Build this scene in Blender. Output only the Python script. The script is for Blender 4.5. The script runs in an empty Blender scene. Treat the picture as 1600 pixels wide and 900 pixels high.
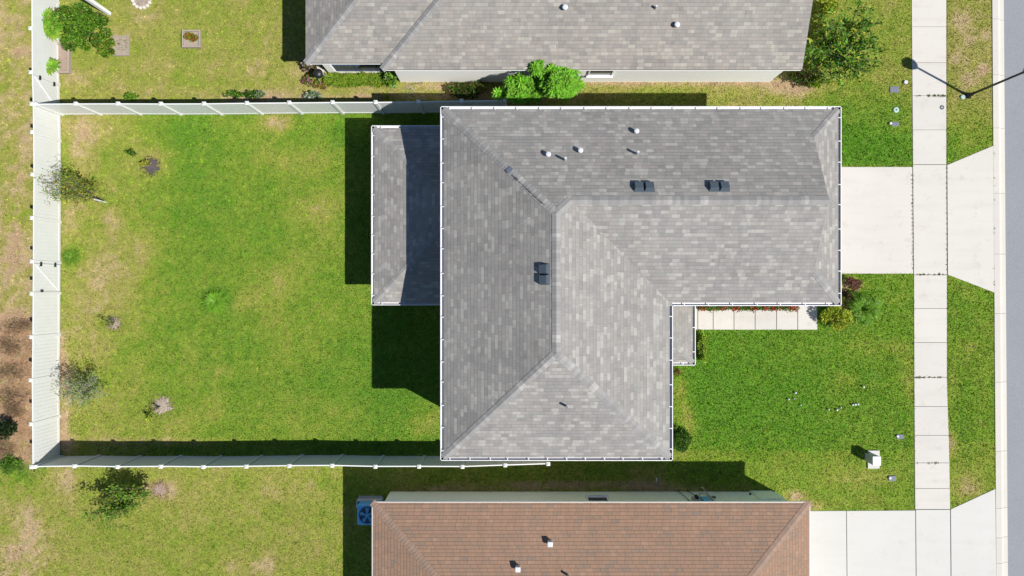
import bpy, bmesh, math, random
import numpy as np
from mathutils import Vector, Matrix

random.seed(7)
RNG = np.random.default_rng(11)
R = math.radians
sc = bpy.context.scene
COL = sc.collection

# ------------------------------------------------------------------ camera, sky, sun, exposure
H = 32.0            # camera height (m)
S = 34.8            # photo pixels per metre on the ground
cam = bpy.data.cameras.new('camera')
camo = bpy.data.objects.new('camera', cam); COL.objects.link(camo)
camo.location = (0, 0, H); camo.rotation_euler = (0, 0, 0)
cam.sensor_width = 36; cam.lens = H*S/1600*36
cam.clip_start = 0.5; cam.clip_end = 2000
sc.camera = camo

LD = Vector((-0.673, 0.366, -1.0)).normalized()      # direction the sunlight travels
w = bpy.data.worlds.new('World'); sc.world = w; w.use_nodes = True
nt = w.node_tree; nt.nodes.clear()
sky = nt.nodes.new('ShaderNodeTexSky'); sky.sky_type = 'NISHITA'; sky.sun_disc = False
sky.sun_elevation = math.asin(-LD.z); sky.sun_rotation = math.atan2(-LD.x, -LD.y)
sky.air_density = 1.0; sky.dust_density = 0.1; sky.ozone_density = 5.0
bg = nt.nodes.new('ShaderNodeBackground'); bg.inputs['Strength'].default_value = 0.07
wo = nt.nodes.new('ShaderNodeOutputWorld')
nt.links.new(sky.outputs[0], bg.inputs[0]); nt.links.new(bg.outputs[0], wo.inputs[0])
sl = bpy.data.lights.new('sun', 'SUN'); sl.energy = 4.6; sl.angle = R(0.5); sl.color = (1.0, 0.965, 0.90)
so = bpy.data.objects.new('sun', sl); COL.objects.link(so)
so.rotation_euler = LD.to_track_quat('-Z', 'Y').to_euler(); so.location = (20, -10, 30)
sc.view_settings.view_transform = 'Standard'; sc.view_settings.look = 'None'
sc.view_settings.exposure = 0.55; sc.view_settings.gamma = 1.0
sc.view_settings.use_curve_mapping = False

def G(px, py, z=0.0):
    """point of the place seen at photo pixel px,py if it lies at height z (survey of the photograph)"""
    f = (1 - z/H)/S
    return Vector(((px-800)*f, -(py-450)*f, z))

# ------------------------------------------------------------------ node helpers
def lin(c):
    return tuple(((v/255)/12.92 if v/255 <= .04045 else ((v/255+.055)/1.055)**2.4) for v in c)
def alb(r, g, b, k=0.56):
    return tuple(v*k for v in lin((r, g, b)))

def newmat(name):
    m = bpy.data.materials.new(name); m.use_nodes = True
    n = m.node_tree; n.nodes.clear()
    out = n.nodes.new('ShaderNodeOutputMaterial'); p = n.nodes.new('ShaderNodeBsdfPrincipled')
    n.links.new(p.outputs[0], out.inputs[0])
    return m, n, p
def nd(n, t, **kw):
    x = n.nodes.new(t)
    for k, v in kw.items():
        setattr(x, k, v)
    return x
def mth(n, op, a, b=None):
    x = n.nodes.new('ShaderNodeMath'); x.operation = op
    for i, v in enumerate((a, b)):
        if v is None: continue
        if isinstance(v, (int, float)): x.inputs[i].default_value = v
        else: n.links.new(v, x.inputs[i])
    return x.outputs[0]
def ramp(n, fac, stops, interp='LINEAR'):
    r = n.nodes.new('ShaderNodeValToRGB'); r.color_ramp.interpolation = interp
    els = r.color_ramp.elements
    els[0].position = stops[0][0]; els[0].color = (*stops[0][1], 1)
    els[1].position = stops[-1][0]; els[1].color = (*stops[-1][1], 1)
    for p, c in stops[1:-1]:
        e = els.new(p); e.color = (*c, 1)
    n.links.new(fac, r.inputs[0]); return r.outputs[0]
def mixc(n, fac, a, b, mode='MIX'):
    x = n.nodes.new('ShaderNodeMix'); x.data_type = 'RGBA'; x.blend_type = mode
    for i, v in ((0, fac), (6, a), (7, b)):
        if isinstance(v, (int, float)): x.inputs[i].default_value = v
        elif isinstance(v, tuple): x.inputs[i].default_value = (*v, 1)
        else: n.links.new(v, x.inputs[i])
    return x.outputs[2]
def noise(n, vec, scale, detail=4, rough=.55):
    x = n.nodes.new('ShaderNodeTexNoise'); x.inputs['Scale'].default_value = scale
    x.inputs['Detail'].default_value = detail; x.inputs['Roughness'].default_value = rough
    if vec is not None: n.links.new(vec, x.inputs['Vector'])
    return x.outputs[0]
def bump(n, p, h, strength=.3, dist=.01):
    b = n.nodes.new('ShaderNodeBump'); b.inputs['Strength'].default_value = strength
    b.inputs['Distance'].default_value = dist; n.links.new(h, b.inputs['Height'])
    n.links.new(b.outputs[0], p.inputs['Normal'])
def gpos(n):
    return n.nodes.new('ShaderNodeNewGeometry').outputs['Position']

def m_plain(name, col, rough=.6, var=.12, scale=6, metal=0.0, spec=.4):
    m, n, p = newmat(name)
    f = noise(n, gpos(n), scale, 5)
    c = mixc(n, f, tuple(v*(1-var) for v in col), tuple(min(1, v*(1+var)) for v in col))
    n.links.new(c, p.inputs['Base Color']); p.inputs['Roughness'].default_value = rough
    p.inputs['Metallic'].default_value = metal; p.inputs['Specular IOR Level'].default_value = spec
    return m

def m_concrete(name, col, dirt=(.30, .26, .19), amt=.35):
    m, n, p = newmat(name); g = gpos(n)
    big = noise(n, g, .45, 5, .6); fine = noise(n, g, 26, 4, .7)
    c = mixc(n, big, tuple(v*.92 for v in col), tuple(v*1.05 for v in col))
    c = mixc(n, ramp(n, fine, [(.3, (.0,)*3), (.75, (.22,)*3)]), c, tuple(v*.82 for v in col))
    st = ramp(n, noise(n, g, 1.7, 8, .72), [(.56, (0,)*3), (.72, (amt,)*3)])
    c = mixc(n, st, c, dirt)
    tm = n.nodes.new('ShaderNodeMapping'); tm.inputs['Scale'].default_value = (.35, 2.6, 1); n.links.new(g, tm.inputs[0])
    c = mixc(n, ramp(n, noise(n, tm.outputs[0], 1.0, 6, .6), [(.50, (0,)*3), (.68, (amt*.45,)*3)]), c, (.33, .31, .28))   # tyre dust tracks
    sp = n.nodes.new('ShaderNodeTexVoronoi'); sp.inputs['Scale'].default_value = 2.2; n.links.new(g, sp.inputs['Vector'])
    c = mixc(n, ramp(n, sp.outputs['Distance'], [(.02, (.7,)*3), (.05, (0,)*3)]), c, (.12, .09, .06))
    isl = n.nodes.new('ShaderNodeNewGeometry').outputs['Random Per Island']
    c = mixc(n, 1.0, c, ramp(n, isl, [(0, (.94, .93, .915)), (.5, (.975, .96, .94)), (1, (1.0, .985, .96))]), 'MULTIPLY')
    n.links.new(c, p.inputs['Base Color']); p.inputs['Roughness'].default_value = .85
    bump(n, p, fine, .25, .006); return m

def m_shingle(name, stops, butt=.80, expo=.143, tab=.29, hi=.24):
    """laminated shingle courses; UV is metres (u along the eave, v up the slope)"""
    m, n, p = newmat(name)
    uv = nd(n, 'ShaderNodeUVMap'); uv.uv_map = 'UVMap'
    sp = nd(n, 'ShaderNodeSeparateXYZ'); n.links.new(uv.outputs[0], sp.inputs[0])
    vr = mth(n, 'DIVIDE', sp.outputs[1], expo); row = mth(n, 'FLOOR', vr); fv = mth(n, 'FRACT', vr)
    wr = nd(n, 'ShaderNodeTexWhiteNoise', noise_dimensions='1D'); n.links.new(row, wr.inputs['W'])
    # two staggered tab layers of different widths
    def cells(width, mul):
        u = mth(n, 'ADD', mth(n, 'DIVIDE', sp.outputs[0], width), mth(n, 'MULTIPLY', wr.outputs[0], mul))
        cu = mth(n, 'FLOOR', u); fu = mth(n, 'FRACT', u)
        cb = nd(n, 'ShaderNodeCombineXYZ'); n.links.new(cu, cb.inputs[0]); n.links.new(row, cb.inputs[1])
        cb.inputs[2].default_value = mul
        wn = nd(n, 'ShaderNodeTexWhiteNoise', noise_dimensions='3D'); n.links.new(cb.outputs[0], wn.inputs[0])
        return wn.outputs[0], fu
    a, fa = cells(tab, 7.3); b, fb = cells(tab*.57, 3.1)
    v = mth(n, 'ADD', mth(n, 'MULTIPLY', a, .74), mth(n, 'MULTIPLY', b, .26))
    lowv = nd(n, 'ShaderNodeMapping'); lowv.inputs['Scale'].default_value = (.9, 2.2, 1)
    n.links.new(uv.outputs[0], lowv.inputs[0])
    v = mth(n, 'ADD', v, mth(n, 'MULTIPLY', mth(n, 'SUBTRACT', noise(n, lowv.outputs[0], 1.0, 3), .5), hi))
    c = ramp(n, v, stops)
    stm = nd(n, 'ShaderNodeMapping'); stm.inputs['Scale'].default_value = (3.2, .35, 1); n.links.new(uv.outputs[0], stm.inputs[0])
    c = mixc(n, 1.0, c, ramp(n, noise(n, stm.outputs[0], 1.0, 5, .65), [(.3, (.94, .925, .905)), (.7, (1.06, 1.045, 1.025))]), 'MULTIPLY')   # run-off streaks down the slope
    big = noise(n, gpos(n), .35, 4); c = mixc(n, ramp(n, big, [(.35, (0,)*3), (.7, (.16,)*3)]), c, tuple(x*1.25 for x in stops[-1][1]))
    gr = noise(n, gpos(n), 60, 3, .8)
    c = mixc(n, 1.0, c, ramp(n, gr, [(.25, (.88,)*3), (.75, (1.10,)*3)]), 'MULTIPLY')
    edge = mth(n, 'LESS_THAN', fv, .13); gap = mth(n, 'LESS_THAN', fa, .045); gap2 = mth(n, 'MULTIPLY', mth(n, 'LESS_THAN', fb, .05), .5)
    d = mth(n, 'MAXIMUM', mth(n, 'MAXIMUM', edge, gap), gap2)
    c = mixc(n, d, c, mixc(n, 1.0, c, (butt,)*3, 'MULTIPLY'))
    n.links.new(c, p.inputs['Base Color']); p.inputs['Roughness'].default_value = .9
    p.inputs['Specular IOR Level'].default_value = .25
    hgt = mth(n, 'ADD', mth(n, 'MULTIPLY', mth(n, 'SUBTRACT', 1.0, fv), 1.0), mth(n, 'MULTIPLY', a, .5))
    bump(n, p, hgt, .55, .012)
    return m

def m_cap(name, stops):
    m, n, p = newmat(name)
    isl = n.nodes.new('ShaderNodeNewGeometry').outputs['Random Per Island']
    c = ramp(n, isl, stops); gr = noise(n, gpos(n), 60, 3, .8)
    c = mixc(n, 1.0, c, ramp(n, gr, [(.25, (.85,)*3), (.75, (1.12,)*3)]), 'MULTIPLY')
    n.links.new(c, p.inputs['Base Color']); p.inputs['Roughness'].default_value = .9
    return m

def m_vcol(name, trans=.3, rough=.6, fine=None):
    m, n, p = newmat(name)
    at = nd(n, 'ShaderNodeAttribute'); at.attribute_name = 'Col'
    c = at.outputs['Color']
    if fine:
        g = gpos(n)
        f1 = noise(n, g, fine, 4, .75); f2 = noise(n, g, fine*.17, 5, .6)
        c = mixc(n, 1.0, c, ramp(n, f1, [(.28, (.45, .48, .40)), (.5, (.95,)*3), (.74, (1.55, 1.5, 1.45))]), 'MULTIPLY')
        c = mixc(n, 1.0, c, ramp(n, f2, [(.3, (.8, .84, .8)), (.7, (1.2, 1.15, 1.15))]), 'MULTIPLY')
        bump(n, p, f1, .8, .03)
    n.links.new(c, p.inputs['Base Color']); p.inputs['Roughness'].default_value = rough
    p.inputs['Specular IOR Level'].default_value = .2
    if trans:
        t = nd(n, 'ShaderNodeBsdfTranslucent'); n.links.new(c, t.inputs[0])
        mx = nd(n, 'ShaderNodeMixShader'); mx.inputs[0].default_value = trans
        n.links.new(p.outputs[0], mx.inputs[1]); n.links.new(t.outputs[0], mx.inputs[2])
        n.links.new(mx.outputs[0], [x for x in n.nodes if x.type == 'OUTPUT_MATERIAL'][0].inputs[0])
    return m

GREY = [(0.0, (.178, .168, .163)), (.25, (.200, .196, .190)), (.46, (.218, .212, .203)), (.56, (.232, .214, .203)), (.70, (.238, .230, .218)), (.78, (.272, .265, .250)), (1.0, (.315, .306, .285))]
GREY2 = [(0.0, (.176, .166, .158)), (.25, (.208, .198, .188)), (.46, (.228, .215, .202)), (.56, (.245, .218, .202)), (.70, (.248, .233, .215)), (.78, (.278, .264, .240)), (1.0, (.32, .302, .27))]
BRN = [(0.0, (.185, .145, .12)), (.2, (.226, .155, .112)), (.5, (.250, .158, .110)), (.8, (.268, .168, .116)), (1.0, (.290, .190, .135))]
M = dict(
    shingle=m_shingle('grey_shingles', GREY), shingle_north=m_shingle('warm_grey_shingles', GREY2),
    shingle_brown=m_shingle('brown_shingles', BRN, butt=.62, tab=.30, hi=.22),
    cap=m_cap('grey_cap_shingles', [(0, (.195, .19, .185)), (.5, (.235, .228, .218)), (.8, (.25, .24, .23)), (1, (.33, .32, .30))]),
    cap_brown=m_cap('brown_cap_shingles', [(0, (.215, .15, .112)), (.5, (.245, .162, .118)), (1, (.27, .18, .13))]),
    vinyl=m_plain('white_vinyl', (.63, .635, .615), .4, .06, 2.2),
    gutter=m_plain('white_aluminium', (.60, .595, .61), .4, .05, 4),
    trim=m_plain('white_trim', (.75, .75, .74), .5, .04, 5),
    stucco=m_plain('cream_stucco', (.60, .585, .53), .9, .06, 18),
    stucco_white=m_plain('white_stucco', (.84, .83, .80), .9, .05, 18),
    stucco_green=m_plain('pale_sage_stucco', (.80, .83, .71), .9, .05, 12),
    concrete=m_concrete('pale_concrete', (.495, .475, .445), amt=.38),
    concrete_new=m_concrete('clean_concrete', (.485, .478, .46), amt=.2),
    kerb=m_concrete('kerb_concrete', (.49, .47, .43), amt=.18),
    dark=m_plain('black_metal', (.012, .013, .016), .45, .3, 10, spec=.5),
    vent=m_plain('charcoal_vent', (.06, .08, .10), .55, .2, 12),
    white_pipe=m_plain('white_pipe', (.50, .52, .54), .4, .05, 10),
    glass=m_plain('dark_glass', (.012, .014, .017), .15, .2, 2, spec=.3),
    screen=m_plain('insect_screen', (.065, .07, .075), .6, .25, 3),
    cap_shadow_ring=m_plain('cap_shadow_and_ring_grey', (.07, .07, .075), .8, .3, 30),  # tone of the painted cap shadow strip; also the sidewalk valve ring
    lead=m_plain('bent_flashing', (.16, .18, .22), .5, .2, 20),
    blue=m_plain('shade_tinted_blue_metal', (.12, .42, .72), .5, .08, 8),  # blue cast of the shade is put into this base colour
    bluedark=m_plain('dark_blue_metal', (.04, .07, .12), .5, .2, 8),
    grey_metal=m_plain('grey_metal', (.30, .33, .34), .5, .1, 8),
    cover=m_plain('grey_plastic_cover', (.13, .14, .17), .7, .25, 14),
    teal=m_plain('pale_green_plastic', (.30, .42, .38), .6, .15, 14),
    wood=m_plain('weathered_wood', (.30, .25, .20), .9, .3, 14),
    stone=m_plain('pale_stone', (.52, .47, .41), .9, .2, 9),
    bark=m_plain('grey_brown_bark', (.13, .10, .07), .9, .35, 18),
    pale_bark=m_plain('pale_bark', (.32, .30, .26), .9, .25, 18),
    mulch=m_plain('dry_mulch', (.30, .25, .20), 1.0, .65, 30),
    mulch_dark=m_plain('dark_mulch', (.085, .075, .075), 1.0, .6, 30),
    mulch_pink=m_plain('faded_mulch', (.29, .215, .175), 1.0, .6, 28),
    stem_green=m_plain('green_stem', alb(120,160,60), .6, .2, 10),
    foliage=m_vcol('foliage', .3, .5), blades=m_vcol('grass_blades', .3, .6),
    petals=m_vcol('petals', .25, .7), ground=m_vcol('lawn_soil', 0, .95, fine=24),
)
# asphalt
m, n, p = newmat('asphalt'); g = gpos(n)
c = mixc(n, noise(n, g, .4, 4), (.185, .195, .21), (.215, .225, .24))
c = mixc(n, 1.0, c, ramp(n, noise(n, g, 45, 3, .8), [(.3, (.68,)*3), (.7, (1.35,)*3)]), 'MULTIPLY')
vo = n.nodes.new('ShaderNodeTexVoronoi'); vo.feature = 'DISTANCE_TO_EDGE'; vo.inputs['Scale'].default_value = .55
wv = n.nodes.new('ShaderNodeVectorMath'); wv.operation = 'ADD'; n.links.new(g, wv.inputs[0])
nz = n.nodes.new('ShaderNodeTexNoise'); nz.inputs['Scale'].default_value = 2.5; nz.inputs['Detail'].default_value = 4; n.links.new(g, nz.inputs['Vector']); n.links.new(nz.outputs['Color'], wv.inputs[1]); n.links.new(wv.outputs[0], vo.inputs['Vector'])
c = mixc(n, ramp(n, vo.outputs[0], [(.002, (.22,)*3), (.008, (0,)*3)]), c, (.10, .10, .105))
c = mixc(n, ramp(n, noise(n, g, 14, 2, .8), [(.62, (0,)*3), (.70, (.5,)*3)]), c, (.30, .30, .30))
n.links.new(c, p.inputs['Base Color']); p.inputs['Roughness'].default_value = .9
bump(n, p, noise(n, g, 60, 2), .5, .008); M['asphalt'] = m

# ------------------------------------------------------------------ object helpers
def tag(o, label=None, cat=None, group=None, kind=None):
    if label: o['label'] = label
    if cat: o['category'] = cat
    if group: o['group'] = group
    if kind: o['kind'] = kind
    return o
def empty(name, loc, label=None, cat=None, group=None):
    o = bpy.data.objects.new(name, None); COL.objects.link(o); o.location = loc; o.empty_display_size = .2
    return tag(o, label, cat, group)
def world_loc(o):
    v = Vector(o.location)
    while o.parent: o = o.parent; v += o.location
    return v
def link(name, me, mat=None, parent=None):
    """mesh data is given in world metres; the object's origin goes to its own base centre"""
    o = bpy.data.objects.new(name, me); COL.objects.link(o)
    if mat is not None: me.materials.append(mat)
    k = len(me.vertices); co = np.empty(k*3, np.float32); me.vertices.foreach_get('co', co); co = co.reshape(-1, 3)
    org = np.array([(co[:, 0].min()+co[:, 0].max())/2, (co[:, 1].min()+co[:, 1].max())/2, co[:, 2].min()])
    if parent is not None: o.parent = parent; base = world_loc(parent)
    else: base = Vector((0, 0, 0))
    co = co - org; me.vertices.foreach_set('co', co.ravel().astype(np.float32)); me.update()
    o.location = Vector(org) - base
    return o
class MB:
    def __init__(s): s.v = []; s.f = []
    def box(s, x0, x1, y0, y1, z0, z1):
        b = len(s.v)
        s.v += [(x0,y0,z0),(x1,y0,z0),(x1,y1,z0),(x0,y1,z0),(x0,y0,z1),(x1,y0,z1),(x1,y1,z1),(x0,y1,z1)]
        s.f += [tuple(b+i for i in q) for q in ((3,2,1,0),(4,5,6,7),(0,1,5,4),(1,2,6,5),(2,3,7,6),(3,0,4,7))]
        return s
    def obox(s, a, b, wid, z0, z1, shift=0.0):
        """box along ground segment a-b, width wid to both sides, shifted to its left"""
        a = Vector((a[0], a[1], 0)); b = Vector((b[0], b[1], 0)); d = (b-a).normalized(); nn = Vector((-d.y, d.x, 0))
        k = len(s.v)
        for z in (z0, z1):
            for q, t in ((a, -1), (b, -1), (b, 1), (a, 1)):
                v = q + nn*(shift + t*wid/2); s.v.append((v.x, v.y, z))
        s.f += [tuple(k+i for i in q) for q in ((3,2,1,0),(4,5,6,7),(0,1,5,4),(1,2,6,5),(2,3,7,6),(3,0,4,7))]
        return s
    def prism(s, pts, z0, z1):
        """pts counter-clockwise"""
        k = len(s.v); m_ = len(pts)
        s.v += [(q[0], q[1], z0) for q in pts] + [(q[0], q[1], z1) for q in pts]
        s.f.append(tuple(k+i for i in range(m_-1, -1, -1))); s.f.append(tuple(k+m_+i for i in range(m_)))
        for i in range(m_):
            j = (i+1) % m_; s.f.append((k+i, k+j, k+m_+j, k+m_+i))
        return s
    def cyl(s, c, r0, r1, z0, z1, n=14):
        k = len(s.v)
        for z, r in ((z0, r0), (z1, r1)):
            s.v += [(c[0]+r*math.cos(2*math.pi*i/n), c[1]+r*math.sin(2*math.pi*i/n), z) for i in range(n)]
        s.f.append(tuple(k+i for i in range(n-1, -1, -1))); s.f.append(tuple(k+n+i for i in range(n)))
        for i in range(n):
            j = (i+1) % n; s.f.append((k+i, k+j, k+n+j, k+n+i))
        return s
    def lathe(s, c, prof, n=18):
        k = len(s.v); m_ = len(prof)
        for r, z in prof:
            s.v += [(c[0]+r*math.cos(2*math.pi*i/n), c[1]+r*math.sin(2*math.pi*i/n), z) for i in range(n)]
        for a in range(m_-1):
            for i in range(n):
                j = (i+1) % n; s.f.append((k+a*n+i, k+a*n+j, k+(a+1)*n+j, k+(a+1)*n+i))
        s.f.append(tuple(k+i for i in range(n-1, -1, -1))); s.f.append(tuple(k+(m_-1)*n+i for i in range(n)))
        return s
    def tube(s, pts, rad, n=6):
        pts = [Vector(p) for p in pts]; k = len(s.v)
        if isinstance(rad, (int, float)): rad = [rad]*len(pts)
        for i, p in enumerate(pts):
            d = (pts[min(i+1, len(pts)-1)] - pts[max(i-1, 0)]).normalized()
            u = d.cross(Vector((0, 0, 1)) if abs(d.z) < .9 else Vector((1, 0, 0))).normalized(); v = d.cross(u)
            for j in range(n):
                a = 2*math.pi*j/n; q = p + (u*math.cos(a) + v*math.sin(a))*rad[i]; s.v.append(tuple(q))
        for i in range(len(pts)-1):
            for j in range(n):
                j2 = (j+1) % n; s.f.append((k+i*n+j, k+i*n+j2, k+(i+1)*n+j2, k+(i+1)*n+j))
        s.f.append(tuple(k+j for j in range(n-1, -1, -1))); s.f.append(tuple(k+(len(pts)-1)*n+j for j in range(n)))
        return s
    def quad(s, *pts):
        k = len(s.v); s.v += [tuple(p) for p in pts]; s.f.append(tuple(range(k, k+len(pts)))); return s
    def mesh(s, name):
        me = bpy.data.meshes.new(name); me.from_pydata(s.v, [], s.f); me.update(); return me
    def build(s, name, mat, parent=None, smooth=False):
        me = s.mesh(name)
        if smooth: me.polygons.foreach_set('use_smooth', [True]*len(me.polygons))
        return link(name, me, mat, parent)
def bevel(o, wd, seg=2):
    md = o.modifiers.new('bevel', 'BEVEL'); md.width = wd; md.segments = seg; md.limit_method = 'ANGLE'; md.angle_limit = R(40)

def arr_mesh(name, verts, k, cols=None):
    """verts (N*k,3): N separate k-gons; cols (N,3)"""
    N = len(verts)//k
    me = bpy.data.meshes.new(name); me.vertices.add(N*k); me.loops.add(N*k); me.polygons.add(N)
    me.vertices.foreach_set('co', verts.astype(np.float32).ravel())
    me.loops.foreach_set('vertex_index', np.arange(N*k, dtype=np.int32))
    me.polygons.foreach_set('loop_start', np.arange(0, N*k, k, dtype=np.int32))
    me.update(calc_edges=True)
    if cols is not None:
        at = me.color_attributes.new('Col', 'FLOAT_COLOR', 'POINT')
        c4 = np.ones((N*k, 4), np.float32); c4[:, :3] = np.repeat(cols, k, axis=0); at.data.foreach_set('color', c4.ravel())
    return me

# ------------------------------------------------------------------ numpy noise
def vnoise(x, y, seed=0):
    xi = np.floor(x).astype(np.int64); yi = np.floor(y).astype(np.int64); fx = x-xi; fy = y-yi
    fx = fx*fx*(3-2*fx); fy = fy*fy*(3-2*fy)
    def h(a, b):
        q = (a*374761393 + b*668265263 + seed*1442695041) & 0xffffffff
        q = ((q ^ (q >> 13))*1274126177) & 0xffffffff
        return ((q ^ (q >> 16)) & 0xffff)/65535.0
    return (h(xi, yi)*(1-fx)+h(xi+1, yi)*fx)*(1-fy) + (h(xi, yi+1)*(1-fx)+h(xi+1, yi+1)*fx)*fy
def fbm(x, y, seed=0, octv=4):
    s = 0; a = .5; t = 0
    for i in range(octv):
        s = s + a*vnoise(x*2**i, y*2**i, seed+i*17); t += a; a *= .55
    return s/t

# ------------------------------------------------------------------ lawn colour map (photo pixel plan of the ground)
RP = np.array([0, .28, .5, .72, .88, 1.0])
RC = np.array([alb(98,156,24), alb(134,170,42), alb(162,176,66), alb(184,178,98), alb(212,192,146), alb(206,176,142)])*1.12
BLOBS = [  # px, py, rx, ry, add dryness
 (433,194,22,14,.75),(130,205,40,22,.35),(176,352,12,22,.45),(185,405,45,40,.25),(155,432,30,22,.25),(222,385,28,30,.25),(300,420,20,14,.12),
 (120,240,24,26,.25),(108,345,18,30,.22),(240,250,26,22,.2),(505,245,26,20,.25),(490,330,38,30,.3),(440,260,26,30,.16),(512,315,22,22,.22),(440,440,30,26,.28),(455,385,22,22,.14),
 (668,662,26,18,.45),(415,470,32,26,.16),(460,545,26,36,.2),(560,480,22,20,.16),(640,700,60,8,.25),(160,480,46,20,.22),(160,520,34,20,.15),(215,560,22,16,.14),(345,580,16,12,.2),(380,475,18,12,.25),
 (320,640,40,22,.2),(270,665,60,16,.25),(520,640,30,18,.2),(255,690,110,6,.55),(105,692,12,14,.8),(98,560,8,30,.5),(104,600,10,26,.6),(100,660,8,22,.5),
 (330,110,26,14,.22),(398,110,20,14,.16),(230,100,26,16,.16),(120,120,22,12,.2),(190,60,16,12,.2),(250,140,80,8,.2),(430,150,60,8,.35),
 (15,70,18,26,.25),(35,40,18,20,.2),(12,290,20,30,.15),(20,380,20,30,.25),(30,420,26,20,.3),(45,860,60,36,.35),(60,800,40,24,.2),(355,880,20,16,.3),(100,745,14,18,.5),(110,775,12,22,.22),(250,765,26,14,.6),(425,765,16,18,.2),(480,770,24,20,.2),(500,850,20,20,.15),(415,885,22,16,.3),(300,800,40,26,.12),
 (1030,129,180,7,.35),(960,124,140,5,.5),(680,133,60,7,.5),(1170,128,50,8,.3),(560,150,60,5,.4),(660,150,70,6,.3),
 (1500,90,18,16,.4),(1512,60,12,10,.3),(1540,55,8,8,.4),(1537,110,9,9,.6),(1512,125,12,10,.4),(1500,30,16,16,.3),(1495,230,10,10,.2),
 (1322,592,16,10,.4),(1403,545,16,10,.35),(1420,575,10,26,.35),(1420,610,10,20,.3),(1350,540,40,12,.2),(1512,545,14,14,.35),(1485,690,8,16,.6),(1512,765,18,12,.35),(1510,750,22,14,.2),(1490,600,8,30,.2),
 (1070,645,12,18,.6),(1080,668,8,18,.5),(1062,610,10,16,.6),(1066,700,14,14,.3),(1245,775,20,8,.8),(1262,790,26,8,.7),(1300,745,50,20,.2),(1370,745,36,12,.2),(1360,785,50,8,.2),(1330,445,20,9,.9),(1325,485,10,12,.9),(1318,470,8,30,.8),(1300,430,24,6,.2),
 (1010,759,46,9,.9),(900,758,60,6,.8),(700,763,60,6,.55),(820,760,40,6,.6),(1095,765,60,5,.5),(1000,735,30,10,.35),(1160,760,30,6,.2),
 (480,105,18,10,.4),(545,138,70,5,.3),(380,152,50,6,.5),(860,150,60,10,.3),(735,150,60,8,.45),(1230,135,36,10,.5),(1260,140,24,12,.4),
]
GREENS = [(335,468,22,18,.35),(600,560,34,60,.22),(290,205,40,20,.2),(115,402,16,18,.4),(104,250,8,40,.3),(500,590,60,70,.14),(640,620,40,40,.2),(610,700,100,10,.3),(420,400,60,120,.05),(300,320,60,80,.1),(560,210,40,30,.25),(1360,235,60,22,.25),(1340,215,40,30,.2),(1150,600,90,60,.15),(1100,540,40,40,.12),(1120,640,50,20,.1),(1390,650,40,40,.05),(1500,640,20,60,.1),(1490,230,10,20,.2),(200,560,20,30,.12),(20,700,22,18,.1),(30,735,18,12,.4),(1330,465,36,24,.2)]
def dryness(px, py):
    d = np.full(px.shape, .5)
    def zone(mask, v): d[mask] = (v if np.isscalar(v) else v[mask])
    back = (px > 92) & (px < 700) & (py > 175) & (py < 722)
    zone(px <= 92, .72); zone((px <= 60) & (py > 490) & (py < 735), 1.05)
    zone((px > 92) & (px < 478) & (py <= 175), .56)
    zone((px >= 478) & (px < 700) & (py <= 175), .52)
    zone(back, .49 - .24*np.clip((px-150)/200, 0, 1) + .05*np.sin(px/60.))
    zone((px < 560) & (py >= 722), .52)
    zone((px >= 536) & (px < 1260) & (py >= 715), .42)
    zone((px > 700) & (px < 1320) & (py < 240), .55)
    fr = (px > 1040) & (px < 1430)
    zone((px > 1255) & (px < 1430) & (py < 262), .50 - .38*np.clip((py-120)/90, 0, 1))
    zone(fr & (py > 420) & (py < 722), .12 + .10*np.clip((px-1300)/120, 0, 1))
    zone(fr & (py >= 705), .30)
    zone((px > 1470) & (py < 262), .60 - .3*np.clip((py-140)/90, 0, 1)); zone((px > 1470) & (py >= 262) & (py < 690), .27); zone((px > 1470) & (py >= 690), .40)
    for bx, by, rx, ry, a in BLOBS:
        q = ((px-bx)/rx)**2 + ((py-by)/ry)**2; d = d + a*.85*np.exp(-q*.9)*(.55+.9*fbm(px/9., py/9., int(bx)%97, 2))
    for bx, by, rx, ry, a in GREENS:
        q = ((px-bx)/rx)**2 + ((py-by)/ry)**2; d = d - a*np.exp(-q*.8)
    amp = np.where((px > 1040) & (py > 420), .26, np.where(px < 60, .70, .40))
    d = d + amp*(fbm(px/42., py/42., 3, 5)-.5) + amp*.9*(fbm(px/9., py/9., 9, 3)-.5) + .22*(vnoise(px/2.6, py/2.6, 31)-.5)
    return d
def lawn_col(x, y, jit=None):
    px = x*S+800; py = 450-y*S
    d = dryness(px, py)
    if jit is not None: d = d + jit
    dc = np.clip(d, 0, 1)
    c = np.stack([np.interp(dc, RP, RC[:, i]) for i in range(3)], -1)
    b_ = (np.clip((px < 62)*np.minimum((py-475)/50., (745-py)/45.), 0, 1)*np.clip(2.6*fbm(px/10., py/10., 41, 4)-.55, 0, 1)*.85)[..., None]; b_ = np.clip(b_, 0, 1)
    c = c*(1-b_)+np.array(alb(200,158,126))*b_
    return c, d

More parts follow.
